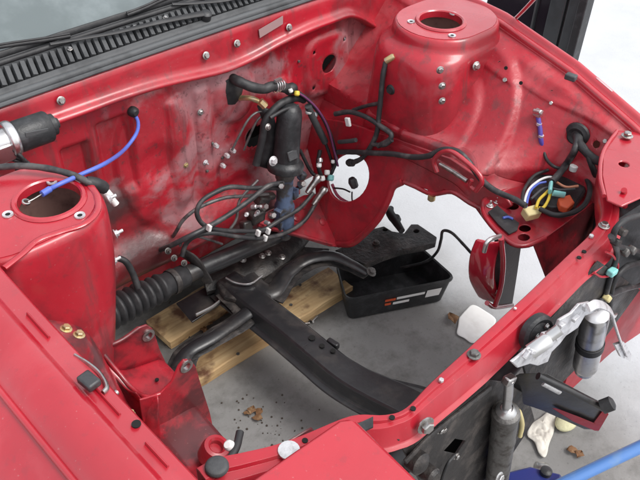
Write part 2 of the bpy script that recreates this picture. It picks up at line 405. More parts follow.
# dark cabin space behind the firewall holes
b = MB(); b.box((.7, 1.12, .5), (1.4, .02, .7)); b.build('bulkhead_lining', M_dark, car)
b = MB(); b.plate([(-.02, .99, .235), (1.12, .99, .235), (1.12, 1.12, .235), (1.40, 1.40, .235), (1.40, 2.2, .235), (-.02, 2.2, .235)], .01); b.build('floor_pan', M_grime, car)
def firebolt(px, py, r=.006, mat=None, off=.004, **k):
    p = W(px, py, y=.89); p.y = fwY(p.x, p.z)-off
    return bolt(p, (0, -1, .05), r, mat or M_steel, firewall, **k)
for q in ((300, 62), (348, 78), (206, 170), (223, 158), (212, 143)): firebolt(*q, r=.004, mat=M_dcorr, washer=False)
firebolt(372, 66, .007, M_dcorr); firebolt(205, 162, .005, M_zinc, stud=True); firebolt(200, 112, .006, M_steel)
firebolt(183, 163, .005, M_brass)

# ---- cowl front strip with its ridge
def ridge_z(x): return .838 - .027*math.exp(-((x-.78)/.16)**2) - .10*sstep(1.15, 1.36, x)
def cowlP(x, k):
    zr = ridge_z(x); zt = .892 + .012*math.sin((x-.1)*2.2)*.5
    prof = [(.935, zt+.010), (.905, zt+.008), (.887, zt), (.884, zt-.010), (.882, zr+.018), (.878, zr+.009), (.866, zr+.005), (.861, zr-.001), (.864, zr-.008), (.874, zr-.012), (.905, zr-.016)]
    y, z = prof[k]; return (x, y + .0015*fbm(x, k*.3, 0, 9), z + .0012*fbm(x, k*.2, 5, 12))
b = MB(); b.sheet(lambda x, k: cowlP(x, k), lin(-.02, 1.43, 150), list(range(11)))
cowl_strip = b.build('cowl_strip', M_bay, car, solid=.003, sub=1, ang=80)
for px, py in ((60, 100), (172, 81), (205, 55), (236, 43), (288, 27)):
    p = W(px, py, y=.880); bolt(p+V((0, -.004, 0)), (0, -1, .25), .0065, M_steel, cowl_strip)
b = MB(); b.plate([W(260, 38, y=.8775), W(283, 24, y=.8775), W(283, 16, y=.879), W(259, 30, y=.879)], .002); b.build('patch', mk('dull primer', (.32, .20, .20), .7), cowl_strip)

# ---- rubber seal and cowl panel with grille
zt = lambda x: .897 + .012*math.sin((x-.1)*2.2)*.5
b = MB(); b.tube([(x, .897, zt(x)+.008) for x in lin(-.02, 1.43, 30)], .008, seg=12, res=2, flat=.9)
b.tube([(x, .888, zt(x)+.001) for x in lin(-.02, 1.43, 30)], .005, seg=8, res=2)
b.build('bonnet_seal', M_seal, car)
def cowlz(x, y): return (.909 + (y-.90)*.60 + .010*math.sin((x-.1)*2.2))
cowl = None
b = MB(); b.sheet(lambda x, y: (x, y, cowlz(x, y) - (.016 if .914 < y < .951 else 0)), lin(-.02, 1.43, 60), [.898, .906, .911, .913, .915, .925, .935, .945, .950, .952, .955, .959, .964, .970, .976])
cowl = b.build('cowl_panel', M_grey, car, solid=.003)
sl_me = None
for i in range(84):
    x = .02 + i*.0163
    if sl_me is None:
        b = MB(); b.box((0, 0, 0), (.0095, .040, .010), Matrix.Rotation(R(30), 3, 'X')); o = b.build('slat', M_grey, cowl, bevel=.0012); sl_me = o.data
    else:
        o = bpy.data.objects.new('slat', sl_me); scn.collection.objects.link(o); o.parent = cowl
    o.location = (x, .9325, cowlz(x, .9325)-.002)
    o.rotation_euler = (0, R(14), R(-4))
b = MB(); b.tube([(x, .956, cowlz(x, .956)+.003) for x in lin(-.02, 1.43, 24)], .006, res=2); b.tube([(x, .970, cowlz(x, .970)+.003) for x in lin(-.02, 1.43, 24)], .008, res=2, flat=.6)
b.build('trim_strip', M_rub, cowl)
for px, py in ((73, 64), (167, 33), (138, 52)):
    p = W(px, py, y=.935); p.z = cowlz(p.x, .935)+.008; bolt(p, (0, -.3, 1), .004, M_steel, cowl)

# ---- windscreen
def glassm():
    m = mk('dusty glass with painted sky reflection', (.10, .125, .13), .15, coat=.5, coat_r=.05, ncol=(.19, .225, .235), nscale=3.5, nlo=.4, nhi=.62); return m  # grey-blue base colour paints in the reflected sky, with some dust
b = MB(); b.plate([(-.02, .970, .956), (1.43, .970, .956), (1.43, 1.57, 1.356), (-.02, 1.57, 1.356)], .006, n=(0, -.55, .83))
b.build('windscreen', glassm(), car)
def wiper(pts_arm, pts_blade, pivot):
    b = MB(); b.tube(pts_arm, [.009, .007, .005, .004], flat=.5, res=6, upv=(0, -.4, 1)); w = b.build('wiper', M_rub, car)
    b = MB(); b.tube(pts_blade, .004, res=3); b.tube([p+V((0, 0, .005)) for p in pts_blade], .0025, res=3); b.build('wiper_blade', M_rub, w)
    b = MB(); b.lathe([(.013, -.01), (.013, .006), (.008, .010)], pivot, (0, -.4, 1)); b.build('pivot_cap', M_plas, w)
def onsurf(px, py, h, fz):
    y = .97
    for _ in range(25):
        p = W(px, py, y=y); d = p.z - (fz(p.x, y) + h); y += d*.5
    return W(px, py, y=y)
fcow = lambda x, y: cowlz(x, y); fgl = lambda x, y: .954 + (y-.970)*.667 + .012*math.sin((x-.1)*2.2)*max(0, 1-(y-.970)/.6)
wiper([onsurf(*p, .016, fcow) for p in ((207, 13), (190, 16), (160, 22), (118, 32), (90, 37), (50, 44))], [onsurf(*p, .010, fgl) for p in ((70, 36), (40, 41), (0, 47), (-40, 56))], onsurf(206, 15, .01, fcow))
wiper([onsurf(*p, .016, fcow) for p in ((300, -16), (260, -8), (225, 0), (195, 3), (172, 4))], [onsurf(*p, .010, fgl) for p in ((180, -7), (160, 1), (145, 8), (127, 15))], onsurf(300, -16, .01, fcow))

# ---- fenders
def zf_near(y): return .876 - .030*max(0, (.5-y)/.5)**1.4 + .02*max(0, y-.5)
def xe_near(y): return .038 + .020*max(0, (.5-y)/.5)**1.4
FPROF = [(.004, -.050), (.001, -.012), (0, -.003), (-.004, 0), (-.030, .001), (-.034, .004), (-.038, .013), (-.045, .018), (-.060, .019), (-.085, .013), (-.100, .003), (-.106, -.003), (-.108, -.003), (-.112, -.006), (-.116, -.009), (-.145, -.020), (-.190, -.048), (-.225, -.10), (-.24, -.20), (-.24, -.40)]
b = MB(); b.sheet(lambda y, k: (xe_near(y)+FPROF[k][0], y, zf_near(y)+FPROF[k][1]), lin(-.30, 1.05, 70), list(range(len(FPROF))))
nf = tag(b.build('fender', M_body, car, solid=.0025, ang=70), 'pink-red fender top with a sharp crease beside the strut tower')
def zf_far(y): return interp([(-.3, .66), (0, .745), (.105, .785), (.305, .840), (.545, .876), (1.05, .90)], y)
def xe_far(y): return interp([(-.3, 1.30), (.105, 1.325), (.305, 1.345), (.545, 1.370), (1.05, 1.385)], y)
FPROF2 = [(.004, -.06), (0, -.014), (0, -.003), (-.003, 0), (-.014, .0005), (-.017, -.003), (-.020, -.003), (-.023, .003), (-.028, .009), (-.036, .010), (-.044, .005), (-.050, -.006), (-.056, -.03), (-.07, -.12), (-.08, -.25), (-.08, -.40)]
b = MB(); b.sheet(lambda y, k: (xe_far(y)-FPROF2[k][0], y, zf_far(y)+FPROF2[k][1]), lin(-.30, 1.05, 70), list(range(len(FPROF2))))
ff = tag(b.build('fender', M_body, car, solid=.0025, ang=70), 'narrow red fender top with warning sticker above the wheel apron')
b = MB(); b.tube([(xe_near(y)-.1095, y, zf_near(y)-.002) for y in lin(-.30, 1.05, 40)], .0045, seg=10, res=1); b.build('crease_bead', M_body, nf)
# features on the near fender ledge
def ledge(y, dx): return V((xe_near(y)+dx, y, zf_near(y)+.001))
for ya, yb in ((.13, .19), (.03, .075), (.30, .36)):
    b = MB(); b.tube([ledge(ya, -.017), ledge((ya+yb)/2, -.017), ledge(yb, -.017)], .0035, flat=.5); b.build('pressed_rib', M_body, nf)
b = MB(); b.lathe([(.006, 0), (.006, .002)], ledge(.105, -.010), (0, 0, 1)); b.build('hole_plug', M_dark, nf)
b = MB(); b.box(W(89, 381, z=.876), (.020, .028, .012), Matrix.Rotation(R(8), 3, 'Z')); b.build('rubber_stop', M_plas, nf, bevel=.003)
b = MB(); b.tube(Wl([(75, 356), (88, 364), (100, 374), (107, 387), (103, 393)], 'z', .862), .005, res=5, flat=.6)
b.tube(Wl([(103, 391), (112, 396), (117, 392)], 'z', .85), .004, res=5); b.build('bonnet_hook', M_steel, nf)
for px, py, z_ in ((66, 329, .738), (79, 335, .722), (130, 414, .56)): bolt(W(px, py, z=z_), (.4, -.1, 1), .007, M_brass, nf)

# ---- strut towers
def rrect(x0, x1, y0, y1, r, n=9):
    out = []
    for cx, cy, a0 in ((x1-r, y1-r, 0), (x0+r, y1-r, 90), (x0+r, y0+r, 180), (x1-r, y0+r, 270)):
        for i in range(n):
            a = R(a0+90*i/(n-1)); out.append((cx+math.cos(a)*r, cy+math.sin(a)*r))
    return out
def tower(levels, c, zt, name, label, mir=False):
    """levels: (z, x0, x1, y0, y1, r)"""
    b = MB(); rings = [rrect(*l[1:]) for l in levels]; n = len(rings[0]); vs = []; fs = []
    for l, rg in zip(levels, rings):
        for (x, y) in rg: vs.append((x + .003*fbm(x, y, l[0], 11), y + .003*fbm(x, y+4, l[0], 11), l[0]))
    for i in range(len(levels)-1):
        for j in range(n): fs.append((i*n+j, i*n+(j+1) % n, (i+1)*n+(j+1) % n, (i+1)*n+j))
    b.add(vs, fs)
    body = tag(b.build(name, M_bay, car, solid=.003, sub=1, ang=70), label)
    top = [V((x, y, levels[0][0])) for x, y in rings[0]]
    b = MB(); b.plate(top, .004, [circ((c[0], c[1], levels[0][0]), .054, (0, 0, 1), 32)], n=(0, 0, 1))
    b.lathe([(.052, -.012), (.053, .003), (.056, .0055), (.061, .005), (.064, .001)], (c[0], c[1], levels[0][0]), seg=36, close=False)
    tp = b.build('tower_top', M_body, body)
    return body, tp
L_ = []
nt_c = (.180, .600); zt_ = .862
NL = [(.862, -.0, .250, .505, .718, .085), (.859, -.004, .257, .499, .723, .088), (.852, -.006, .262, .495, .727, .09), (.840, -.006, .264, .493, .729, .09), (.80, -.006, .266, .490, .731, .09),
      (.72, -.006, .258, .486, .734, .09), (.66, -.006, .246, .482, .735, .09), (.60, -.006, .232, .477, .735, .09), (.54, -.006, .215, .47, .735, .085), (.46, -.006, .19, .465, .735, .08), (.36, -.006, .18, .46, .735, .07)]
tn, tnt = tower(NL, nt_c, .862, 'strut_tower', 'red strut tower with a blue cable lying over its open top')
FL = [(.885, 1.132, 1.395, .515, .730, .106), (.882, 1.126, 1.398, .510, .734, .108), (.875, 1.122, 1.40, .506, .736, .110), (.862, 1.120, 1.40, .504, .738, .110), (.850, 1.118, 1.40, .502, .740, .110),
      (.840, 1.092, 1.40, .494, .745, .09), (.80, 1.087, 1.40, .492, .745, .085), (.72, 1.088, 1.40, .482, .748, .085), (.64, 1.090, 1.40, .465, .76, .085), (.56, 1.10, 1.40, .45, .77, .08)]
tf, tft = tower(FL, (1.235, .618), .885, 'strut_tower', 'red strut tower with empty round hole in front of the cowl corner')
for c, zt_, par in ((nt_c, .862, tn), ((1.235, .618), .885, tf)):
    b = MB(); b.lathe([(.058, -.008), (.066, -.02), (.070, -.05), (.070, -.16), (.02, -.17)], (c[0], c[1], zt_), (0, 0, 1), seg=28, close=False); b.build('strut_well', M_well, par)
def studhole(p, par):
    b = MB(); b.lathe([(.0045, .0005), (.0045, .002), (.009, .003), (.0095, .0005)], p, (0, 0, 1), seg=16, close=False); b.build('stud_hole', M_zinc, par)
    b = MB(); b.lathe([(.005, 0), (.005, .0012)], p, (0, 0, 1), seg=12); b.build('stud_hole_void', M_dark, par)
for px, py in ((52, 182), (8, 215), (80, 216)): studhole(W(px, py, z=.8622), tn)
for px, py in ((411, 22), (453, 14), (452, 36)): studhole(W(px, py, z=.8852), tf)
# raised rib on the near tower top and folded edge
b = MB(); b.tube(Wl([(4, 268), (22, 254), (38, 240), (60, 232), (84, 224), (97, 211), (97, 196), (90, 185)], 'z', .862), .006, flat=.6, res=6, upv=(0, 0, 1)); b.build('tower_rib', M_body, tn)
for px, py, mm in ((108, 199, M_zinc), (115, 234, M_zinc), (113, 261, M_zinc)):
    p = W(px, py, y=.66); bolt(p, (1, -.25, .25), .007, mm, tn, stud=True)
for px, py in ((440, 70), (442, 86), (442, 101)): bolt(W(px, py, y=.492), (-.5, -1, .1), .0065, M_steel, tf)
bolt(W(476, 66, y=.485), (-.2, -1, .2), .008, M_steel, tf)
b = MB(); b.lathe([(.013, 0), (.013, .006), (.008, .010), (.008, .014)], W(392, 89, x=1.092), (-1, -.2, .1)); b.build('rubber_plug', M_rub, tf)

# ---- far apron (inner wing) with the pressed fan shape
def ZL(y): return .640 + .02*sstep(.7, .4, y) - .05*sstep(.62, .85, y) - .075*sstep(.40, .22, y)
def apX(y, z):
    t = min(1, max(0, (z-.645)/.215))
    rear = 1.115 + .235*t**.75; front = 1.262 + .085*t
    x = lerp(front, rear, sstep(.20, .36, y))
    d = math.hypot((y-.52)/.19, (z-.615)/.225)                    # wheelhouse panel stands proud
    x -= .024*sstep(1.04, .995, d)
    d2 = math.hypot((y-.50)/.085, (z-.60)/.17); x -= .014*sstep(1.06, .96, d2)
    x += .003*fbm(0, y, z, 9) + .0018*fbm(2, y, z, 24)
    x -= .006*math.exp(-(((z-.80) + (.45-y)*.12)/.006)**2)*sstep(.08, .14, y)   # long pressed bead
    return min(x, 1.375)
AH = [(.224, .718, .023), (.19, .705, .011), (.40, .80, .006), (.355, .775, .005)]
AP = [W(577, 135, x=1.29), W(596, 145, x=1.29)]
AH = [(AP[0].y, AP[0].z, .022), (AP[1].y, AP[1].z, .009)]
b = MB()
def apf(y, k):
    tab = [None, (1.115, .640), (1.085, .612)]
    zl = ZL(y)
    ztop = zf_far(y)-.012
    if k == 'a': return (1.083 - .001, y, zl-.038)
    if k == 'b': return (1.090, y, zl-.030)
    if k == 'c': return (apX(y, .645)-.006, y, zl-.010)
    z = lerp(zl, ztop, k)
    yy, zz = y, z
    for (hy, hz, r) in AH:
        d = math.hypot(y-hy, z-hz)
        if abs(d-r) < .0045 and d > 1e-6: yy, zz = hy+(y-hy)*r/d, hz+(z-hz)*r/d
    return (lerp(min(apX(yy, zz), xe_far(y)+.001), xe_far(y)+.001, sstep(.90, .97, k)), yy, zz)
ys = lin(.06, .93, 150); ks = lin(0, 1, 54)
def aph(y, k):
    zl = ZL(y); z = lerp(zl, zf_far(y)-.012, k)
    return any(math.hypot(y-a, z-c) < r*.97 for a, c, r in AH)
b.sheet(apf, ys, ks, hole=aph)
apron = tag(b.build('inner_wing', M_apron, car, solid=.003, ang=60), 'red pressed wheel apron with curved fan-shaped panel')
def onap(px, py, off=0.0):
    p = W(px, py, x=1.27)
    for _ in range(12): p = W(px, py, x=apX(p.y, p.z))
    return W(px, py, x=p.x-off)
for px, py in ((500, 63), (506, 68), (521, 83), (552, 92)):
    b = MB(); b.lathe([(.0045, 0), (.0045, .002)], onap(px, py), (-1, -.3, .4), seg=12); b.build('bolt_hole', M_dark, apron)
for px, py, r in ((505, 80, .0075), (488, 133, .006), (491, 131, .004), (551, 103, .006), (533, 137, .006), (605, 141, .007)):
    bolt(onap(px, py, .003), (-1, -.4, .5), r*.8, M_steel, apron, washer=False)
# rail top shelf
def shelf(y, k):
    zl = ZL(y)
    P = [(apX(y, zl)+.004, zl+.004), (apX(y, zl)-.008, zl-.004), (lerp(apX(y, zl), 1.084, .5), zl-.016 + .003*math.sin(y*9)), (1.094, zl-.030), (1.085, zl-.036), (1.081, zl-.046), (1.078, zl-.07)]
    x, z = P[k]; return (x + .002*fbm(y, z, 1, 12), y, z)
b = MB(); b.sheet(shelf, lin(.255, .93, 72), list(range(7)))
rs = b.build('rail_shelf', M_bay, car, solid=.003, sub=1, ang=80)
for px, py in ((448, 139), (481, 161)): bolt(W(px, py, z=.635), (-.3, 0, 1), .006, M_zinc, rs)
# rail inner face down to the rear foot
RN = V((-1, 0, -.2)).normalized()*-1
def Wr(px, py):                                                         # plane x = 1.08 - (.6 - z)*.2
    d = fw + (px-320)/FPX*sd - (py-240)/FPX*up; t = (1.08-.12-CAM.x+.2*CAM.z)/(d.x-.2*d.z); return CAM + d*t
fo = [(300, 122), (322, 118), (345, 122), (380, 133), (420, 147), (450, 158), (480, 178), (505, 196), (512, 206), (497, 214), (487, 212), (470, 203), (455, 193), (444, 190), (438, 196), (432, 197), (427, 190), (415, 186), (402, 181), (393, 186), (388, 200), (378, 220), (362, 238), (352, 246), (338, 248), (322, 242), (318, 225), (316, 200), (313, 170), (306, 145)]
ho = [(348+20.5*math.cos(a)-.12*23*math.sin(a), 178+24*math.sin(a)) for a in [2*math.pi*i/28 for i in range(28)]]
b = MB(); b.plate([Wr(*p) for p in fo], .010, [[Wr(*p) for p in ho]], n=V((-1, 0, .2)))
rail = tag(b.build('frame_rail', M_bay, car, bevel=.003), 'red frame rail side with a large round opening at its rear')
b = MB(); b.tube([Wr(*p) for p in ((402, 182), (393, 187), (388, 200), (378, 219), (362, 236), (350, 244), (334, 244))], .010, flat=.6, res=5); b.tube([Wr(*p) for p in ((404, 182), (416, 187), (432, 194), (452, 192), (470, 203), (488, 212))], .006, res=4); b.build('flange', M_bay, rail)
# foot flange turned towards the middle
FA, FB, FC = W(262, 224, y=.80), Wr(338, 246), W(305, 196, y=.835); FN = (FB-FA).cross(FC-FA).normalized()
if FN.z < 0: FN = -FN
def Wf(px, py, h=0):
    d = fw + (px-320)/FPX*sd - (py-240)/FPX*up; return CAM + d*((FA+FN*h-CAM).dot(FN)/d.dot(FN))
b = MB(); b.plate([Wf(*p) for p in ((258, 220), (270, 211), (288, 203), (304, 195), (318, 193), (330, 206), (340, 222), (347, 238), (342, 247), (330, 246), (310, 240), (284, 233), (262, 228))], .006, n=FN)
rft = b.build('rail_foot', M_bay, rail, bevel=.002)
b = MB(); b.tube([Wf(*p, .003) for p in ((258, 225), (284, 231), (310, 238), (332, 244))], .005, res=4); b.build('foot_lip', M_bay, rail)
for px, py in ((303, 206), (322, 222), (296, 218)):
    p = Wf(px, py); b = MB(); b.lathe([(.012, 0), (.010, .004), (.004, .006)], p, FN); b.build('dimple', M_bay, rail)
# grab loop bracket on the rail
b = MB(); b.tube(Wl([(437, 172), (434, 161), (441, 153), (452, 152), (465, 161), (477, 172), (482, 182), (476, 191)], 'x', 1.045), .0060, res=6); b.tube(Wl([(476, 191), (470, 186), (472, 180)], 'x', 1.05), .005, res=4); b.build('loop_bracket', M_body, rail)
b = MB(); b.tube(Wl([(440, 164), (452, 171), (467, 181)], 'x', 1.045), .0055, res=3); b.build('loop_pin', M_steel, rail)
b = MB(); b.lathe([(.010, 0), (.010, .014), (.006, .018)], Wr(432, 195), (0, 0, -1)); b.build('rail_stud', M_brass, rail)
# ---- front bracket tray with holes
tz = .600
tr = [(483, 203), (488, 198), (500, 193), (520, 184), (545, 172), (575, 165), (600, 172), (596, 200), (570, 220), (545, 238), (528, 245), (515, 245), (503, 237), (492, 226), (484, 214)]
hl = [[(x + 6*math.cos(a), y + 3.6*math.sin(a)) for a in [2*math.pi*i/14 for i in range(14)]] for x, y in ((525, 228), (524, 237), (513, 206))]
b = MB(); b.plate([W(*p, z=tz) for p in tr], .004, [[W(*p, z=tz) for p in h] for h in hl], n=(0, 0, 1))
tray = tag(b.build('bracket_tray', M_bay, car, bevel=.0015), 'flat red bracket plate with round holes under the loose wiring')
b = MB(); rim = [W(*p, z=tz-.004) for p in tr[-6:]+tr[:5]]; b.tube(rim, .006, res=4); b.build('tray_rim', M_bay, tray)
b = MB(); b.plate([W(*p, z=tz+.003) for p in ((488, 213), (497, 206), (508, 216), (519, 224), (517, 231), (509, 235), (498, 225))], .003); b.build('rubber_pad', M_rub, tray)
for px, py in ((490, 206), (497, 202), (505, 204)): bolt(W(px, py, z=tz+.001), (0, 0, 1), .006, M_silv, tray, stud=True)
b = MB(); b.tube(Wl([(503, 218), (508, 217), (513, 219)], 'z', tz+.008), .003); b.build('blue_tag', M_blue, tray)
b = MB(); b.plate([W(*p, z=tz-.030) for p in ((488, 214), (520, 200), (575, 190), (560, 228), (530, 244), (512, 243), (496, 228))], .004, n=(0, 0, 1)); b.build('tray_bottom', M_rail, tray)
# web under the tray down to the lower front
b = MB(); b.plate([W(532, 243, z=.598), W(597, 200, z=.598), V((1.28, .10, .40)), V((1.10, .06, .40))], .004); b.build('tray_web', M_rail, car)

# ---- near rail, engine mount cradle
b = MB()
def nrail(y, k):
    zt2 = .445 - .03*sstep(.5, .1, y); d = -.155*sstep(.49, .36, y); h = (1-.55*sstep(.44, .2, y))
    P = [(.02, .755+d), (.07, .735+d), (.110, .700+d), (.142, .668+d), (.156, .63+d*.9), (.163, .56+d*.5), (.170, zt2+.03), (.182, zt2+.008), (.20, zt2), (.27, zt2-.006), (.285, zt2-.012), (.290, zt2-.03), (.292, zt2-.11), (.280, zt2-.12), (.16, zt2-.12)]
    x, z = P[k]; return (x + .004*fbm(x, y, z, 8), y, z + .004*fbm(x, y, z+3, 10))
b.sheet(nrail, lin(-.02, .56, 56), list(range(15)))
nr = tag(b.build('frame_rail', M_rail, car, solid=.003, sub=1, ang=80), 'grimy dark red frame rail carrying the engine mount')
mount = thing('engine_mount', 'red two-eared engine mount cradle bolted to the rail', 'x'); mount.parent = car; del mount['category']
def ear(pts, y, hole, th=.005):
    po = [W(*p, y=y) for p in pts]; c = W(*hole, y=y)
    hl_ = [V((c.x+.0085*math.cos(a), y, c.z+.011*math.sin(a))) for a in [2*math.pi*i/16 for i in range(16)]]
    b = MB(); b.plate(po, th, [hl_], n=(0, -1, 0)); o = b.build('ear', M_rail, mount, bevel=.0015)
    b = MB(); b.lathe([(.0085, -.006), (.0085, .003), (.014, .003), (.014, -.0055)], c, (0, -1, 0), seg=18, close=False); b.build('boss', M_steel, mount)
ear([(99, 349), (120, 342), (139, 328), (147, 325), (153, 329), (156, 337), (160, 350), (172, 375), (185, 405), (110, 405)], .50, (148, 335))
ear([(140, 400), (147, 398), (160, 394), (172, 382), (179, 366), (184, 360), (191, 360), (196, 367), (201, 384), (210, 412), (216, 440), (146, 440)], .37, (186, 366))
def saddle(u, k):
    y = lerp(.497, .374, u); w = 4*u*(1-u)
    P = [(.168, .565-.03*w), (.171, .555-.03*w), (.176, .535-.025*w), (.184, .51-.02*w), (.20, .485), (.25, .470), (.285, .462), (.295, .45), (.30, .40)]
    x, z = P[k]; return (x, y, z)
b = MB(); b.sheet(saddle, lin(0, 1, 12), list(range(9))); b.build('saddle', M_rail, mount, solid=.004, sub=1, ang=80)
b = MB(); b.tube(Wl([(100, 350, .49), (118, 372, .455), (132, 388, .42), (147, 397, .38), (160, 394, .372)], 'y'), .0045, res=6); b.build('rolled_edge', M_rail, mount)
b = MB(); b.tube(Wl([(139, 328), (120, 341), (99, 349)], 'y', .498), .0045, res=5); b.build('rolled_edge', M_rail, mount)
for px, py in ((157, 380),): b = MB(); b.lathe([(.004, 0), (.004, .002)], W(px, py, z=.477), (0, 0, 1)); b.build('slot', M_dark, mount)
lipc = catmull(Wl([(97, 349, .495), (108, 362, .475), (120, 375, .450), (133, 389, .420), (147, 397.5, .385), (158, 395, .3685)], 'y'), 6)
b = MB(); b.sheet(lambda i, k: lipc[i] + V(((0, -.004, -.012, -.024, -.034)[k], (.002, -.006, -.016, -.030, -.046)[k], (0, -.003, -.016, -.06, -.13)[k])), list(range(len(lipc))), list(range(5))); b.build('mount_skirt', M_rail, mount, solid=.003, sub=1, ang=80)
# tow ring boss
c0 = W(215, 450, z=.455)
b = MB(); b.lathe([(.013, -.004), (.013, .012), (.017, .016), (.024, .014), (.027, .004), (.028, -.02)], c0, (.25, -.25, 1), seg=28, close=False); b.lathe([(.0135, -.003), (.0135, .001)], c0, (.25, -.25, 1)); b.build('tow_ring', M_rail, nr)
# lower front web of the near corner
b = MB(); b.sheet(lambda u, k: (lerp(.10, .30, u), [.13, .10, .075, .06][k] - .02*u, [.42, .46, .58, .70][k]), lin(0, 1, 10), [0, 1, 2, 3]); b.build('corner_web', M_rail, car, solid=.003, sub=1)

# ---- radiator support
inner = [(195, 465, .742), (215, 455, .738), (240, 450, .732), (270, 443, .725), (300, 433, .722), (350, 413, .72), (385, 412, .72), (405, 405, .72), (430, 380, .72), (475, 339, .72), (524, 294, .72), (565, 255, .72), (592, 229, .722), (601, 210, .728), (600, 190, .738), (600, 165, .755), (603, 148, .775)]
ci = catmull([W(px, py, z=z) for px, py, z in inner], 5)
# width of the top face and drop of the front face along the bar
def barsec(i):
    p = ci[i]; t = (ci[min(i+1, len(ci)-1)]-ci[max(i-1, 0)]).normalized(); n = V((t.y, -t.x, 0)).normalized()   # n: towards the front
    u = i/(len(ci)-1); w = interp([(0, .05), (.30, .036), (.40, .022), (.46, .022), (.52, .030), (.58, .036), (.64, .038), (.8, .036), (.88, .045), (1, .06)], u)
    dr = interp([(0, .03), (.35, .040), (.46, .046), (.55, .046), (.63, .025), (.68, .025), (.76, .050), (.85, .045), (1, .03)], u)
    P = [(.003, -.055), (.001, -.008), (.004, -.002), (.010, 0), (w*.55, -.0005), (w*.62, -.006), (w*.92, -.007), (w*.98, -.010), (w+.008, -dr), (w+.010, -dr-.002), (w+.016, -dr-.005)]
    return [p + n*a + V((0, 0, h + .0012*fbm(p.x, p.y, h, 14))) for a, h in P]
secs = [barsec(i) for i in range(len(ci))]
b = MB(); b.sheet(lambda i, k: secs[i][k], list(range(len(ci))), list(range(11)))
bar = tag(b.build('radiator_support', M_bar, car, solid=.003, bevel=.0025, ang=30), 'red radiator support bar running across the nose')
def onbar(px, py, r, mat, z=.7215, **k): return bolt(W(px, py, z=z), (0, 0, 1), r, mat, bar, **k)
onbar(474, 355, .008, M_dcorr, .7215); onbar(441, 381, .0045, M_zinc, washer=False)
onbar(515, 309, .003, M_zinc, washer=False); onbar(604, 226, .008, M_steel, .724); onbar(591, 237, .005, M_zinc, .722, washer=False)
b = MB(); b.lathe([(.017, 0), (.017, .006), (.013, .009), (.009, .009)], W(217, 468, z=.740), (0, 0, 1), seg=22); b.build('rubber_buffer', M_grey, bar, bevel=.002)
b = MB(); b.lathe([(.016, 0), (.016, .003), (.004, .004)], W(289, 451, z=.724), (0, 0, 1), seg=20); b.build('washer', M_zinc, bar)
for px, py in ((305, 441), (413, 409), (392, 418), (584, 252), (579, 258)):
    b = MB(); b.lathe([(.0045, 0), (.0045, .002)], W(px, py, z=.7212), (0, 0, 1), seg=14); b.build('bolt_hole', M_dark, bar)
bolt(W(425, 425, y=-.075), (-.2, -1, .1), .011, M_steel, bar)
b = MB(); b.tube(Wl([(240, 432), (236, 448), (228, 462)], 'z', .72), .006, res=4); b.build('hose_stub', M_rub, bar)
b = MB(); b.lathe([(.008, 0), (.008, .012), (.005, .016)], W(232, 447, z=.715), (-.6, 0, 1)); b.build('stub_clip', M_white, bar)
b = MB(); b.plate([W(358, 425, z=.724), W(373, 418, z=.724), W(373, 428, z=.724), W(362, 433, z=.724)], .004); b.build('dark_clip', M_plas, bar)
# lower black faces of the support, square hole
PY = -.062
def F(px, py, y=PY): return W(px, py, y=y)
outl = [F(398, 440), F(420, 432), F(449, 407), F(486, 381), F(505, 383), F(528, 395), F(535, 420), F(512, 455), F(502, 500), F(430, 500)]
sq = [F(443, 452), F(455, 439), F(466, 441), F(457, 455)]
b = MB(); b.plate(outl, .006, [sq], n=(0, -1, 0))
bf = tag(b.build('support_panel', M_grime, car, bevel=.0015), 'black front face of the radiator support with a diamond-shaped hole')
b = MB(); b.box(F(455, 447, -.03), (.08, .004, .08)); b.build('added_hole_backing', M_dark, bf)  # black plate added behind the hole to make it look dark
b = MB(); b.tube([F(405, 462, -.07), F(430, 436, -.07), F(460, 412, -.07), F(490, 388, -.07)], .007, flat=.6); b.build('support_flange', M_grime, bf)
for px, py in ((432, 432), (440, 430), (443, 429), (456, 456), (418, 458), (421, 468), (410, 455)): bolt(F(px, py, PY-.004), (0, -1, 0), .0055, M_steel, bf)
b = MB(); b.tube([F(455, 455, -.07), F(447, 465, -.072), F(441, 482, -.07)], .003); b.build('drain_wire', M_rub, bf)
b = MB(); b.lathe([(.02, 0), (.02, .02), (.012, .026)], F(412, 458, PY), (0, -1, .2)); b.build('horn_bracket', M_grime, bf); b = MB(); b.lathe([(.016, 0), (.016, .022), (.010, .028)], F(424, 470, PY), (0, -1, .2)); b.build('horn_bracket', M_grime, bf)
# black face behind the drier and lower far front
b = MB(); b.plate([F(520, 350, -.05), F(548, 322, -.05), F(600, 262, -.05), F(640, 290, -.05), F(600, 345, -.05), F(560, 385, -.05), F(530, 390, -.05)], .006, n=(0, -1, 0))
bb = b.build('lower_panel', M_grime, car)
b = MB(); b.plate([F(586, 318, -.045), F(620, 288, -.045), F(665, 275, -.045), F(660, 320, -.045), F(612, 352, -.045), F(590, 372, -.045), F(560, 400, -.045)], .02, n=(0, -1, 0)); b.build('nose_panel', M_redtip, car)
# round fan opening
c1 = W(534, 331, y=-.072)
b = MB(); b.lathe([(.036, 0), (.036, .012), (.030, .016), (.022, .012), (.010, .018)], c1, (-.2, -1, .25), seg=24); b.build('fan_motor', M_plas, bb)
for k in range(5):
    a = k*1.257; d = V((math.cos(a)*.022, -.016, math.sin(a)*.022)); bolt(c1+d, (0, -1, 0), .004, M_steel, bb)
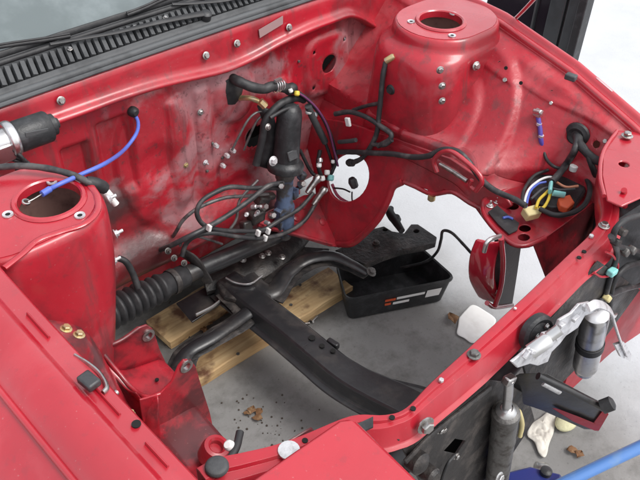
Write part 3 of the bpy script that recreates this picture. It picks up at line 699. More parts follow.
# jagged silver latch bracket
zz = [(512, 362), (520, 356), (528, 349), (540, 342), (544, 333), (556, 330), (560, 320), (572, 313), (580, 304), (590, 302), (600, 305), (596, 312), (585, 316), (578, 328), (566, 336), (560, 344), (552, 352), (548, 362), (538, 366), (530, 364), (518, 368)]
b = MB(); b.plate([W(*p, y=-.105) for p in zz], .006, n=(0, -1, .3)); lb = tag(b.build('latch_bracket', M_zinc, car, bevel=.0015), 'jagged bare metal latch bracket on the radiator support')
for k in range(10):
    q = zz[2+k % 9]; b = MB(); b.box(W(q[0]+random.uniform(-2, 6), q[1]+random.uniform(2, 7), y=-.112), (.016, .008, .008), Matrix.Rotation(random.random()*3, 3, 'Y')); b.build('lug', M_zinc, lb, bevel=.0015)
b = MB(); b.lathe([(.013, 0), (.013, .035), (.009, .04)], W(530, 352, y=-.105), (.7, -.3, .5)); b.lathe([(.010, 0), (.010, .030)], W(545, 340, y=-.11), (.6, -.3, .6)); b.build('latch_pin', M_silv, lb)
st = Wl([(588, 308), (598, 304), (610, 310), (614, 322), (620, 340), (626, 354)], 'y', -.125)
b = MB(); b.tube(st, .0085, flat=.35, res=5, upv=(1, -.5, .3)); b.build('strap', M_zinc, lb)
b = MB(); b.plate([W(*p, y=-.126) for p in ((615, 345), (624, 342), (632, 355), (630, 361), (621, 357))], .006, n=(0, -1, 0)); b.build('strap_end', M_zinc, lb)
# receiver drier canister
pa, pb = W(596, 314, y=-.085), W(584, 372, y=-.085); ax = (pb-pa).normalized(); Ln = (pb-pa).length
b = MB(); b.lathe([(.016, -.006), (.025, -.002), (.027, .004), (.0270, .012), (.0270, Ln-.03), (.0235, Ln-.02), (.021, Ln-.016), (.021, Ln-.006), (.012, Ln)], pa, ax, seg=32)
rd = tag(b.build('receiver_drier', M_alu, car, ang=30), 'silver aluminium canister with black band')
b = MB(); b.lathe([(.0275, Ln*.44), (.0295, Ln*.445), (.0295, Ln*.53), (.0275, Ln*.535)], pa, ax, seg=32, close=False); b.build('clamp_band', M_rub, rd)
b = MB(); b.lathe([(.0270, Ln*.83), (.025, Ln*.84), (.025, Ln*.86), (.0270, Ln*.87)], pa, ax, seg=32, close=False); b.build('crimp_ring', M_steel, rd)
# black bumper bracket with red tip
def BK(px, py, d=0): return W(px, py, y=-.062-.128*(px-522)/84 - d)
b = MB(); b.plate([BK(*p) for p in ((520, 380), (534, 373), (549, 374), (575, 388), (604, 403), (609, 410), (606, 418), (598, 430), (578, 421), (556, 411), (527, 401))], .030, n=(.3, -.75, .45)); bk = tag(b.build('bumper_bracket', M_blk, car, bevel=.004), 'black bumper bracket arm with a red overspray tip')
b = MB(); b.plate([BK(*p, .003) for p in ((556, 408), (580, 417), (597, 424), (607, 411), (609, 414), (599, 431), (578, 422))], .010, n=(.3, -.75, .45)); b.build('red_tip', M_redtip, bk, bevel=.002)
b = MB(); b.tube([BK(538, 376, .008), BK(570, 391, .008), BK(603, 408, .008)], .007, res=4); b.build('bracket_rib', M_blk, bk)
b = MB(); b.tube([BK(543, 384, .004), BK(560, 393, .004)], .005, res=1, flat=.5); b.build('pale_slot', M_zinc, bk)
b = MB(); b.lathe([(.014, 0), (.014, .02), (.008, .024)], W(602, 407, y=-.195), (.5, -.5, .6)); b.build('bracket_bush', M_rub, bk)
# gas strut / damper
d0, d1, d2 = W(509, 380, y=-.088), W(506, 412, y=-.088), W(496, 486, y=-.088)
ax = (d2-d1).normalized(); Ln = (d2-d1).length
b = MB(); b.lathe([(.010, -.008), (.019, -.006), (.026, .0), (.027, .012), (.025, .018), (.0245, Ln*.3), (.026, Ln*.33), (.0245, Ln*.36), (.024, Ln)], d1, ax, seg=28)
dm = tag(b.build('damper', M_dcorr, car), 'corroded dark damper with a bright rod below the red bar')
b = MB(); b.tube([d0, lerp(d0, d1, .5)+V((.002, 0, 0)), d1+ax*.004], .0085, res=4); b.build('rod', M_alu, dm)
b = MB(); b.lathe([(.012, -.006), (.018, 0), (.020, .006), (.014, .012)], d1-ax*.010, ax, seg=24, close=False); b.lathe([(.011, 0), (.011, .014)], d1-ax*.014, ax); b.build('rod_collar', M_silv, dm)
b = MB(); b.box(d0, (.026, .016, .016), Matrix.Rotation(R(20), 3, 'Y')); b.build('rod_eye', M_steel, dm, bevel=.003)
b = MB(); b.tube(Wl([(512, 408), (519, 412), (522, 424), (520, 436)], 'y', -.09), .005, res=5); b.build('return_spring', M_cream, dm)
bolt(W(499, 477, y=-.118), (0, -1, .3), .008, M_silv, dm)
# headlight lid, bright red panel over the near corner
A = W(350, 414, z=.78); xr, yr = A.x, A.y
b = MB(); lid = [V((-.10, yr+.010, .80)), V((xr-.02, yr+.002, .782)), V((xr-.006, yr-.004, .780)), V((xr, yr-.018, .779)), V((xr-.006, -.40, .755)), V((-.10, -.40, .775))]
b.plate(lid, .022, n=(0, 0, 1)); tag(b.build('headlight_lid', M_body, car, bevel=.007, seg=3), 'smooth bright red lid at the nose corner, seen corner-on')
b = MB(); b.box(((xr-.1)/2, -.22, .70), (xr-.14, .30, .12)); b.build('headlight_housing', M_plas, car, bevel=.01)

# ---- far front corner: bracket plates, headlight bucket, hoses
cp = [(603, 150), (618, 130), (640, 132), (672, 150), (672, 186), (642, 197), (622, 206), (607, 200), (602, 175)]
b = MB(); b.plate([W(*p, z=.775) for p in cp], .005, [circ(W(624, 164, z=.775), .011, (0, 0, 1), 14)], n=(0, 0, 1)); cpl = tag(b.build('corner_plate', M_body, car, bevel=.002), 'folded red corner plate where the support meets the fender')
b = MB(); b.tube(Wl([(604, 196), (600, 176), (603, 152), (617, 131)], 'z', .778), .0045, res=6); b.build('plate_flange', M_body, cpl)
bolt(W(627, 136, z=.781), (0, 0, 1), .009, M_steel, cpl)
b = MB(); b.plate([W(620, 176, z=.755), W(634, 200, z=.76), W(660, 190, z=.77), V((1.30, -.08, .50)), V((1.10, -.03, .50)), W(606, 225, z=.69)], .004); b.build('headlight_panel', M_plas, car)
b = MB(); b.tube(Wl([(624, 190), (625, 208), (630, 228), (638, 250), (650, 262)], 'y', .0), .006, res=5); b.build('panel_edge', M_redtip, car)
b = MB(); b.lathe([(.075, 0), (.072, .04), (.055, .08), (.03, .1)], W(636, 238, y=.0), (.2, 1, -.1), seg=26); b.build('headlight_bucket', M_plas, car)
hs_ = [([(645, 214), (624, 221), (614, 233), (618, 246), (645, 252)], .006, M_rub), ([(611, 236), (617, 254), (611, 275), (604, 302)], .006, M_hose), ([(645, 262), (626, 267), (613, 284), (609, 314)], .0065, M_rub), ([(645, 284), (624, 289), (608, 296), (596, 305)], .007, M_hose), ([(606, 252), (613, 256), (618, 266), (613, 274), (602, 277), (594, 273)], .0025, M_redtip)]
for pts_, r, mt in hs_: b = MB(); b.tube(Wl(pts_, 'y', -.055), r); b.build('front_hose', mt, car)
for px, py, mm in ((612, 272, M_aqua), (622, 232, M_grime), (616, 242, M_grime), (625, 252, M_dcorr), (607, 298, M_cream), (632, 250, M_dcorr), (612, 315, M_silv)):
    b = MB(); b.box(W(px, py, y=-.06), (.022, .016, .014), Matrix.Rotation(random.random(), 3, 'Y')); b.build('connector', mm, car, bevel=.003)

# ---- red shell hanging below the tray
c2 = [W(487, 243, y=.19), W(480, 262, y=.19), W(479, 285, y=.19), W(488, 304, y=.19)]
b = MB()
def shell(u, k):
    p = catmull(c2, 4)[int(u)]; w = [-.012, .004, .026, .048, .058][k]; dep = [.03, .004, 0, .010, .034][k]
    return p + V((w*.75, -w*.55+dep*.6, dep*.15))
b.sheet(shell, list(range(13)), list(range(5))); sh = tag(b.build('side_lamp', M_lens, car, solid=.006, sub=1, ang=80), 'curved glossy red shell hanging below the bracket plate')
b = MB(); b.plate([W(502, 240, y=.17), W(521, 247, y=.17), W(517, 275, y=.17), W(512, 306, y=.17), W(498, 306, y=.17), W(500, 270, y=.17)], .02, n=(0, -1, 0)); b.build('lamp_back', M_plas, sh)
b = MB(); b.tube(Wl([(501, 238), (503, 262), (501, 286), (495, 306)], 'y', .165), .0065, res=4); b.build('lamp_rim', M_lens, sh)
b = MB(); b.tube(Wl([(484, 252), (488, 241), (500, 236)], 'y', .165), .005, res=4); b.build('chrome_edge', M_silv, sh)
b = MB(); b.tube(Wl([(487, 303), (495, 307), (512, 305)], 'y', .17), .006, res=4); b.build('lamp_foot', M_lens, sh)

# ---- subframe, beam, arms, steering rack (black running gear)
def beamP(y, k):
    zc = .205 - .02*sstep(.5, .9, y) + .02*sstep(.35, .1, y); w = .043 + .010*sstep(.45, .2, y) ; xo = .700 + .045*sstep(.42, .12, y)
    P = [(-w-.018, -.030), (-w-.016, -.026), (-w-.002, -.025), (-w+.002, -.018), (-w+.008, .010), (-w+.014, .015), (-.004, .016), (w-.014, .015), (w-.008, .010), (w-.002, -.018), (w+.004, -.024), (w+.018, -.026), (w+.020, -.030)]
    x, z = P[k]; x *= 1.0
    if k >= 9: x += .03*sstep(.33, .16, y)
    return (xo+x, y, zc+z+.001*fbm(x, y, 0, 20))
b = MB(); b.sheet(beamP, lin(.09, .84, 60), list(range(13)))
bm_ = tag(b.build('centre_beam', M_blk, car, solid=.003, bevel=.003, ang=30), 'long black pressed-steel centre beam across the open bay')
for px, py, r in ((312, 338, .009), (322, 346, .007), (333, 351, .007)):
    b = MB(); b.lathe([(r, 0), (r, .002)], W(px, py, z=.223), (0, 0, 1), seg=16); b.build('beam_hole', M_dark, bm_)
b = MB(); b.box(W(333, 344, z=.205), (.016, .035, .020), Matrix.Rotation(R(8), 3, 'Z')); b.build('beam_tab', M_blk, bm_, bevel=.004)
b = MB(); b.tube([(.40, .10, .235), (.70, .085, .235), (1.0, .10, .235), (1.1, .12, .24)], .035, flat=.6, seg=12, upv=(0, 0, 1)); b.build('front_crossmember', M_blk, car)
b = MB(); b.tube([V((.40, .64, .20)), W(188, 352, z=.2), W(215, 336, z=.2), W(246, 314, z=.19), W(262, 300, z=.19), V((.70, .82, .19))], [.024, .020, .019, .021, .030, .036], flat=.5, seg=12, upv=(0, 0, 1)); sfm = tag(b.build('control_arm', M_blk, car), 'black suspension arm crossing the timber board')
b = MB(); b.tube([V((.40, .64, .188)), W(188, 353, z=.188), W(215, 337, z=.188), W(246, 315, z=.178), V((.69, .80, .178))], [.038, .034, .032, .036, .05], flat=.10, seg=12, upv=(0, 0, 1)); b.build('arm_flange', M_grime, sfm)
b = MB(); b.tube([V((.74, .80, .19)), W(270, 293, z=.19), W(288, 272, z=.195), W(308, 259, z=.20), W(332, 256, z=.205), W(352, 264, z=.205), W(368, 273, z=.20)], [.034, .028, .024, .022, .020, .016, .013], flat=.45, seg=12, upv=(0, 0, 1)); ca = tag(b.build('control_arm', M_blk, car), 'curved black suspension arm beside the oil pan')
b = MB(); b.tube(Wl([(268, 298), (287, 275), (309, 262), (332, 259), (352, 267), (367, 276)], 'z', .186), [.05, .040, .034, .032, .026, .018], flat=.09, res=5, upv=(0, 0, 1)); b.build('arm_flange', M_grime, ca)
bolt(W(371, 272, z=.205), (.3, -.5, 1), .011, M_dcorr, ca)
arm = [(335, 250), (352, 243), (372, 229), (384, 226), (392, 231), (404, 233), (411, 224), (418, 224), (437, 237), (436, 242), (424, 246), (402, 250), (384, 256), (366, 264), (350, 258)]
b = MB(); b.plate([W(*p, z=.195) for p in arm], .022, [circ(W(385, 229.5, z=.195), .008, (0, 0, 1), 10), circ(W(416, 231, z=.195), .009, (0, 0, 1), 10)], n=(0, 0, 1)); fa = tag(b.build('control_arm', M_grime, car, bevel=.006), 'flat black suspension arm over the oil pan')
bolt(W(376, 243, z=.197), (0, 0, 1), .008, M_dcorr, fa)
b = MB(); b.tube(Wl([(402, 231), (396, 222), (390, 213), (391, 208)], 'z', .235), [.010, .013, .014, .009], res=4); b.lathe([(.014, -.01), (.016, 0), (.010, .012)], W(396, 219, z=.235)); b.build('ball_joint', M_rub, fa)
# subframe crossmember lying behind the beam
b = MB(); b.tube([V((.66, .90, .165)), V((.80, .84, .17)), V((.92, .86, .17)), V((1.06, .90, .18))], .055, flat=.5, seg=14, upv=(0, 0, 1)); sf = tag(b.build('subframe', M_grime, car), 'oily black subframe crossmember below the steering rack')
b = MB(); b.plate([W(*p, z=.20) for p in ((216, 283), (237, 272), (258, 282), (264, 298), (240, 300), (224, 296))], .018, n=(0, 0, 1)); b.build('subframe_plate', M_grime, sf, bevel=.004)
b = MB(); b.plate([W(*p, z=.165) for p in ((212, 286), (232, 268), (262, 250), (300, 246), (330, 248), (306, 258), (285, 274), (268, 296), (258, 308), (234, 300))], .012, n=(0, 0, 1)); b.build('subframe_web', M_grime, sf, bevel=.004)
b = MB(); b.plate([W(*p, z=.15) for p in ((176, 303), (214, 282), (226, 300), (192, 322))], .006, n=(0, 0, 1)); b.build('shade_sheet', M_blk, sf, bevel=.002)  # black sheet added for the dark shade and oil over the board
b = MB(); b.tube(Wl([(196, 315), (212, 307), (222, 299)], 'z', .175), .006, res=4, flat=.6); b.build('bright_edge', M_silv, sf)
b = MB(); b.tube(Wl([(226, 278), (236, 283), (250, 284), (262, 276)], 'z', .215), .004, res=4, flat=.6); b.build('bright_edge', M_silv, sf)
for px, py in ((262, 256), (268, 253), (243, 260), (282, 257)): bolt(W(px, py, z=.22), (0, -.2, 1), .007, M_steel, sf)
# steering rack
ra, rb, rc = W(100, 318, y=.775), W(186, 275, y=.795), W(285, 232, y=.80)
ax = (rb-ra).normalized(); Ln = (rb-ra).length; prof = []
n = 8
for i in range(n):
    t0 = Ln*.06 + Ln*.66*i/n; dt = Ln*.66/n; R0 = .043 - .006*i/n
    prof += [(R0-.012, t0), (R0-.002, t0+dt*.3), (R0, t0+dt*.5), (R0-.002, t0+dt*.7)]
prof = [(.018, -.02), (.024, 0)] + prof + [(.031, Ln*.74), (.030, Ln*.98), (.026, Ln)]
b = MB(); b.lathe(prof, ra, ax, seg=30)
rk = tag(b.build('steering_rack', M_rub, car, ang=60), 'black steering rack with a ribbed rubber bellows below the firewall')
b = MB(); b.tube([lerp(ra, rb, .95), rb, lerp(rb, rc, .5), rc], .0235, seg=18, res=3); b.build('rack_tube', M_blk, rk)
b = MB(); b.lathe([(.0325, Ln*.80), (.034, Ln*.805), (.034, Ln*.86), (.0325, Ln*.865)], ra, ax, seg=28, close=False); b.build('clamp', M_grime, rk)
b = MB(); b.tube([W(182, 252, y=.83), W(196, 262, y=.795), W(208, 282, y=.77)], .016, flat=.5, res=5); b.build('rack_bracket', M_grime, rk)
for px, py in ((168, 251), (174, 258), (184, 263)): bolt(W(px, py, y=.80), (-.1, -1, .5), .006, M_dcorr, rk, stud=True)
# pinion housing: dust cover and blue valve body
pt, pm, pb_ = W(290, 108, y=.81), W(285, 172, y=.795), W(284, 236, y=.785)
ax = (pm-pt).normalized(); Ln = (pm-pt).length
b = MB(); b.lathe([(.012, -.012), (.022, -.006), (.030, .004), (.033, .02), (.034, Ln*.55), (.036, Ln*.8), (.047, Ln*.84), (.050, Ln*.88), (.048, Ln*.96), (.034, Ln)], pt, ax, seg=30)
pn = tag(b.build('pinion_cover', M_plas, car), 'black upright cover over the steering pinion')
b = MB(); b.sheet(lambda a, k: W(lerp(261, 264, k)+8*math.sin(a*3), lerp(168, 108, a)+k*4, y=.83)+V((.02*k, .02*(1-k), 0)), lin(0, 1, 8), [0, 1]); b.build('cover_flange', M_rub, pn, solid=.006)
b = MB(); b.tube(Wl([(256, 165), (262, 140), (266, 120), (280, 104), (296, 98), (304, 100)], 'y', .82), .010, res=5); b.tube(Wl([(270, 118), (284, 110), (298, 106)], 'y', .80), .005, res=4); b.build('cover_lip', M_rub, pn)
bolt(W(273, 161, y=.765), (0, -1, .3), .009, M_zinc, pn); bolt(W(268, 127, y=.78), (0, -1, .3), .006, M_steel, pn)
b = MB(); b.box(lerp(pt, pm, .62)+V((-.010, -.034, .0)), (.03, .006, .026), Matrix.Rotation(R(-20), 3, 'X')); b.build('cover_plate', M_grey, pn, bevel=.002)
ax2 = (pb_-pm).normalized(); L2 = (pb_-pm).length
b = MB(); b.lathe([(.018, 0), (.019, .012), (.023, .016), (.023, L2*.45), (.028, L2*.5), (.028, L2*.85), (.020, L2*.92), (.020, L2*1.02)], pm, ax2, seg=24)
for dx, t in ((-.026, .55), (-.024, .72), (.024, .35)): b.box(lerp(pm, pb_, t)+V((dx, -.008, 0)), (.022, .024, .028), Matrix.Rotation(R(15), 3, 'Z'))
vb = tag(b.build('valve_body', M_valve, car, bevel=.002), 'faded blue steering valve body with hoses')
for (px, py) in ((281, 185), (300, 184), (271, 215), (262, 207)):
    b = MB(); b.lathe([(.010, 0), (.010, .016), (.007, .02)], W(px, py, y=.765), (random.uniform(-.6, .6), -.8, .5), seg=6); b.build('port_nut', M_steel, vb)
for (px, py, ang) in ((317, 179, .4), (323, 191, .4)):
    p = W(px, py, y=.78); q = W(px-10, py+14, y=.775); a = (q-p).normalized(); Lq = (q-p).length
    b = MB(); b.lathe([(.009, -.012), (.012, -.008), (.012, .004), (.0095, .008), (.0095, Lq*.7), (.007, Lq)], p, a, seg=16); b.build('hose_fitting', M_steel, vb)
for q, sz, mt in (((262, 200), (.035, .03, .03), M_grime), ((256, 216), (.045, .03, .035), M_grime), ((246, 226), (.03, .025, .03), M_blk), ((302, 176), (.02, .02, .025), M_valve), ((271, 196), (.024, .02, .016), M_grime), ((300, 226), (.02, .02, .03), M_grime)):
    b = MB(); b.box(W(*q, y=.80), sz, Matrix.Rotation(random.uniform(-.5, .5), 3, 'Y') @ Matrix.Rotation(random.uniform(-.4, .4), 3, 'X')); b.build('casting_lug', mt, vb, bevel=.005)
b = MB(); b.lathe([(.024, -.004), (.026, 0), (.026, .016), (.021, .022)], pm, ax2, seg=20); b.build('steel_collar', M_dcorr, vb)
for q, d in (((252, 207), (.3, -.8, .4)), ((258, 212), (-.7, -.5, .3)), ((265, 222), (.2, -1, .1)), ((247, 214), (-.6, -.6, .5))):
    b = MB(); b.lathe([(.006, 0), (.006, .014), (.0035, .016), (.0035, .03)], W(*q, y=.785), d, seg=8); b.build('bleed_stud', M_zinc, vb)
hoses = [([(313, 193, .775), (300, 208, .765), (280, 220, .76), (262, 230, .76), (240, 231, .765), (220, 230, .77), (204, 225, .78), (197, 214, .785), (201, 202, .79), (214, 193, .79), (230, 187, .785), (250, 188, .78), (281, 188, .775)], .0062, M_hose),
         ([(316, 203, .775), (304, 221, .76), (285, 233, .755), (264, 238, .755), (240, 237, .76), (214, 233, .77), (196, 236, .785), (186, 244, .80), (182, 256, .80)], .0062, M_hose),
         ([(283, 183, .765), (268, 186, .765), (250, 200, .765), (230, 214, .765), (208, 227, .765), (190, 236, .77), (172, 245, .80), (160, 250, .86)], .0068, M_hose),
         ([(268, 194, .79), (246, 196, .80), (224, 198, .81), (200, 207, .82), (184, 219, .83), (177, 230, .84), (172, 238, .87)], .005, M_line),
         ([(258, 180, .80), (240, 200, .80), (236, 220, .79), (225, 236, .79)], .004, M_line), ([(180, 246, .82), (184, 238, .815), (195, 236, .81), (210, 240, .80), (222, 244, .80)], .0035, M_line)]
for pts_, r, mt in hoses: b = MB(); b.tube(Wl(pts_, 'y'), r); b.build('power_steering_hose', mt, vb)
for px, py in ((268, 231), (265, 238), (258, 233), (209, 228)):
    b = MB(); b.box(W(px, py, y=.75), (.008, .014, .016), Matrix.Rotation(R(20), 3, 'Y')); b.build('hose_tie', M_white, vb, bevel=.0015)
# heater hose with clamp out of the firewall grommet
gq = W(231, 88, y=.885)
b = MB(); b.tube([gq+V((-.004, .002, .030)), gq+V((.006, -.004, -.006)), gq+V((-.004, .002, -.042))], [.020, .028, .020], flat=.35, res=6, upv=(0, 1, 0)); b.build('grommet', M_rub, firewall)
b = MB(); b.tube(Wl([(232, 78, .885), (240, 82, .85), (252, 87, .83), (264, 89, .825), (274, 86, .825), (290, 89, .825)], 'y'), .0125, res=6, seg=14); hh = b.build('heater_hose', M_rub, car)
b = MB()
for k in (-.010, -.003, .004, .011):
    p = W(278, 86, y=.825)+V((k, 0, -.1*k)); b.lathe([(.0135, -.0018), (.0148, -.0012), (.0148, .0012), (.0135, .0018)], p, (1, 0, -.25), seg=20, close=False)
b.box(W(278, 80, y=.815), (.02, .008, .006)); b.build('hose_clamp', M_silv, hh)
b = MB(); b.lathe([(.012, -.012), (.015, -.008), (.015, .010), (.010, .018)], W(290, 89, y=.825), (1, 0, -.1), seg=16); b.build('hose_plug', M_rub, hh)
b = MB(); b.tube(Wl([(240, 98, .88), (250, 98, .85), (258, 101, .84)], 'y'), .007); b.lathe([(.010, 0), (.010, .02)], W(260, 101, y=.84), (.4, -.3, -.6), seg=6); b.build('pipe_stub', M_brass, hh)
for off in (0, 12):
    b = MB(); b.tube(Wl([(270+off*.5, 112, .84), (258+off*.9, 112, .845), (248+off*.8, 120, .85), (238+off*.9, 138, .86), (232+off, 150, .87)], 'y'), .0032, res=5); b.build('brake_line', M_line, firewall)
for px, py in ((226, 155), (232, 150), (222, 165), (215, 145)): b = MB(); b.lathe([(.007, 0), (.007, .012), (.004, .016)], W(px, py, y=.885), (-.2, -1, .2), seg=6); b.build('line_fitting', M_zinc, firewall)
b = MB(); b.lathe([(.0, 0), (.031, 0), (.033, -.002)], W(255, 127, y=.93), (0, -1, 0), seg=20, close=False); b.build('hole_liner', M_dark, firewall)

# ---- wiper motor
wa, wb = W(14, 138, y=.80), W(54, 124, y=.80); ax = (wb-wa).normalized(); Ln = (wb-wa).length
b = MB(); b.lathe([(.020, -.006), (.029, 0), (.031, .006), (.031, Ln*.82), (.029, Ln*.86), (.022, Ln*.88), (.021, Ln), (.012, Ln*1.03), (.010, Ln*1.1)], wa, ax, seg=30)
wm = tag(b.build('wiper_motor', M_plas, car), 'black cylindrical wiper motor with an aluminium end in the cowl corner')
b = MB(); b.lathe([(.034, -.016), (.036, -.010), (.036, -.002), (.032, .002)], wa, ax, seg=26); b.lathe([(.016, -.05), (.022, -.04), (.026, -.014)], wa, ax, seg=16); b.box(wa-ax*.035+V((0, -.012, -.012)), (.05, .03, .035)); b.build('gear_housing', M_alu, wm, bevel=.004)
for k in range(6): b = MB(); b.tube([wa+V((-.02, -.02, -.01*k)), wa+V((-.005+.004*k, -.035, -.03-.006*k)), wa+V((-.02, -.02, -.06))], .0035); b.build('motor_wire', M_rub, wm)
b = MB(); b.box(lerp(wa, wb, .5)+V((-.006, -.028, .012)), (.045, .003, .010), Matrix.Rotation(R(10), 3, 'Y')); b.build('cast_mark', M_grey, wm, bevel=.001)
# dark hose end behind the near tower
b = MB(); b.tube(Wl([(-10, 168), (20, 166), (45, 168), (70, 174, .876), (88, 182, .868), (96, 185, .858)], 'z', .880), .0062); hb = b.build('vacuum_hose', M_hose, car)
b = MB(); b.tube(Wl([(86, 181, .868), (96, 184, .858), (104, 188, .84)], 'z'), [.009, .013, .012], res=4); b.build('hose_boot', M_rub, hb)
b = MB(); b.lathe([(.009, 0), (.009, .022), (.007, .028), (.007, .040)], W(104, 190, y=.70), (.35, -.35, -.9), seg=12); b.build('white_end', M_white, hb)
b = MB(); b.tube(Wl([(118, 258, .80), (126, 262, .79), (133, 274, .78), (138, 288, .765)], 'y'), .008); b.build('drain_hose', M_rub, car)
# bonnet prop and sticker at the far fender, rubber stop
b = MB(); b.tube([W(513, 21, x=1.43), W(524, 10, x=1.40), W(536, -3, x=1.37), W(560, -30, x=1.30)], .005, res=3); b.build('bonnet_prop', M_body, car)
b = MB(); b.box(W(571, 77, z=.845), (.018, .026, .014), Matrix.Rotation(R(10), 3, 'Z')); b.build('rubber_stop', M_grey, ff, bevel=.003)
y1, y2 = W(581, 78, z=.86).y, W(598, 90, z=.852).y
b = MB(); b.sheet(lambda u, k: (lambda y: (xe_far(y)+.029+.010*k, y, zf_far(y)+.0105-.001*k))(lerp(y1, y2, u)), lin(0, 1, 5), [0, 1]); b.build('sticker', mk('pale pink sticker', (.72, .42, .44), .4), ff, solid=.001)

# ------------------------------------------------------------------ loose wiring and cables
bc = thing('blue_cable', 'thin blue control cable draped from the firewall to the strut tower', 'cable', W(52, 190, z=.868))
def kid(o, par):
    o.parent = par; o.matrix_parent_inverse = Matrix.Translation(-par.location); return o
b = MB(); b.tube(Wl([(133, 112, 'y', .893), (138, 122, 'y', .87), (136, 134, 'y', .84), (124, 150, 'y', .80), (106, 163, 'z', .858), (80, 175, 'z', .872), (60, 184, 'z', .876), (50, 189, 'z', .872)]), .0042); kid(b.build('sheath', M_blue), bc)
b = MB(); b.tube(Wl([(50, 189), (42, 194)], 'z', .873), .006, res=1); kid(b.build('ferrule', M_blue), bc)
b = MB(); b.tube(Wl([(42, 194), (34, 199), (28, 202)], 'z', .872), .0016); b.lathe([(.0045, -.002), (.007, -.0015), (.007, .0015), (.0045, .002)], W(26, 202, z=.872), (.3, -.3, 1), close=False); kid(b.build('cable_eye', M_steel), bc)
b = MB(); b.lathe([(.013, 0), (.012, .010), (.006, .016)], W(132, 111, y=.892), (.1, -1, 0)); kid(b.build('grommet', M_rub), bc)
# loom hanging by the firewall
lm = thing('wiring_loom', 'dark wiring loom hanging from the firewall beside the pinion cover', 'wiring', W(330, 180, y=.80))
for pts_, r, mt in (([(293, 90, .82), (302, 95, .81), (312, 104, .80), (324, 120, .79), (332, 140, .78), (336, 160, .775), (332, 172, .775)], .0055, M_rub),
                    ([(296, 92, .81), (306, 98, .80), (318, 110, .79), (328, 128, .78), (334, 150, .77), (338, 166, .765)], .0028, mk('purple wire', (.16, .04, .12), .5)),
                    ([(308, 106, .80), (313, 118, .80), (319, 130, .80), (325, 142, .80)], .0095, M_grey),
                    ([(325, 142, .80), (330, 156, .79), (333, 170, .785), (326, 180, .785)], .0045, M_rub),
                    ([(320, 150, .81), (318, 165, .80), (322, 178, .79)], .006, M_rub), ([(300, 150, .83), (310, 170, .81), (318, 178, .79)], .005, M_rub)):
    b = MB(); b.tube(Wl(pts_, 'y'), r); kid(b.build('cable', mt), lm)
for p, mt, s_ in (((297, 91), M_yel, .009), ((290, 89), M_white, .007), ((309, 108), M_white, .012), ((315, 112), M_zinc, .010), ((320, 158), M_silv, .009), ((319, 163), M_white, .009), ((322, 176), M_white, .010), ((333, 160), M_white, .007), ((331, 175), M_aqua, .012), ((327, 170), M_white, .010)):
    b = MB(); b.lathe([(s_*.7, 0), (s_*.8, s_*.3), (s_*.8, s_*1.1), (s_*.5, s_*1.4)], W(*p, y=.775 if p[1] > 140 else .805), (random.uniform(-.5, .5), -.4, -.8), seg=10); kid(b.build('connector', mt), lm)
# loom at the far tower, running along the rail
l2 = thing('wiring_loom', 'black loom dropping beside the far tower and running along the rail', 'wiring', W(385, 130, x=1.07))
for pts_, r in (([(386, 62, 1.09), (383, 75, 1.08), (381, 95, 1.075), (379, 115, 1.07), (377, 132, 1.065), (371, 146, 1.06), (362, 158, 1.055), (352, 163, 1.05)], .0068),
                ([(335, 114, 1.05), (350, 112, 1.06), (366, 117, 1.065), (382, 127, 1.065), (391, 134, 1.065), (389, 140, 1.06), (378, 146, 1.055)], .0068),
                ([(353, 110, 1.08), (366, 106, 1.085), (380, 103, 1.08)], .005),
                ([(338, 152, 1.05), (352, 152, 1.055), (372, 153, 1.05), (392, 154, 1.05), (412, 157, 1.05), (428, 156, 1.05), (442, 150, 1.055), (456, 151, 1.06), (468, 161, 1.06), (480, 178, 1.06), (494, 190, 1.06), (514, 199, 1.06), (526, 206, 1.06)], .0072),
                ([(372, 144, 1.06), (384, 145, 1.055), (392, 140, 1.06)], .006)):
    b = MB(); b.tube(Wl(pts_, 'x'), r); kid(b.build('cable', M_hose), l2)
b = MB(); b.box(W(348, 122, x=1.04), (.008, .016, .024), Matrix.Rotation(R(-20), 3, 'X')); kid(b.build('white_clip', M_white, bevel=.002), l2)
b = MB(); b.lathe([(.008, 0), (.008, .022), (.005, .026)], W(386, 61, x=1.085), (.3, -.5, .5)); kid(b.build('end_plug', M_brass), l2)
b = MB(); b.lathe([(.010, 0), (.011, .015), (.008, .022)], W(353, 163, x=1.05), (0, .7, -.3)); kid(b.build('connector', M_rub), l2)
b = MB(); b.tube(Wl([(339, 142), (350, 141), (356, 140)], 'x', 1.05), .006); kid(b.build('grey_sleeve', M_grey), l2)
b = MB(); b.lathe([(.011, 0), (.013, .02), (.009, .03)], W(355, 187, x=1.06), (-.2, .3, .8), seg=6); b.tube(Wl([(350, 192), (343, 189), (334, 188)], 'x', 1.06), .0025); b.tube(Wl([(352, 192), (352, 199), (353, 203)], 'x', 1.06), .0022); kid(b.build('hanging_connector', M_rub), l2)
b = MB(); b.tube(Wl([(332, 184), (338, 196), (350, 203), (362, 202)], 'x', 1.07), .0045); kid(b.build('pink_wire', mk('faded pink wire', (.5, .12, .2), .5)), l2)
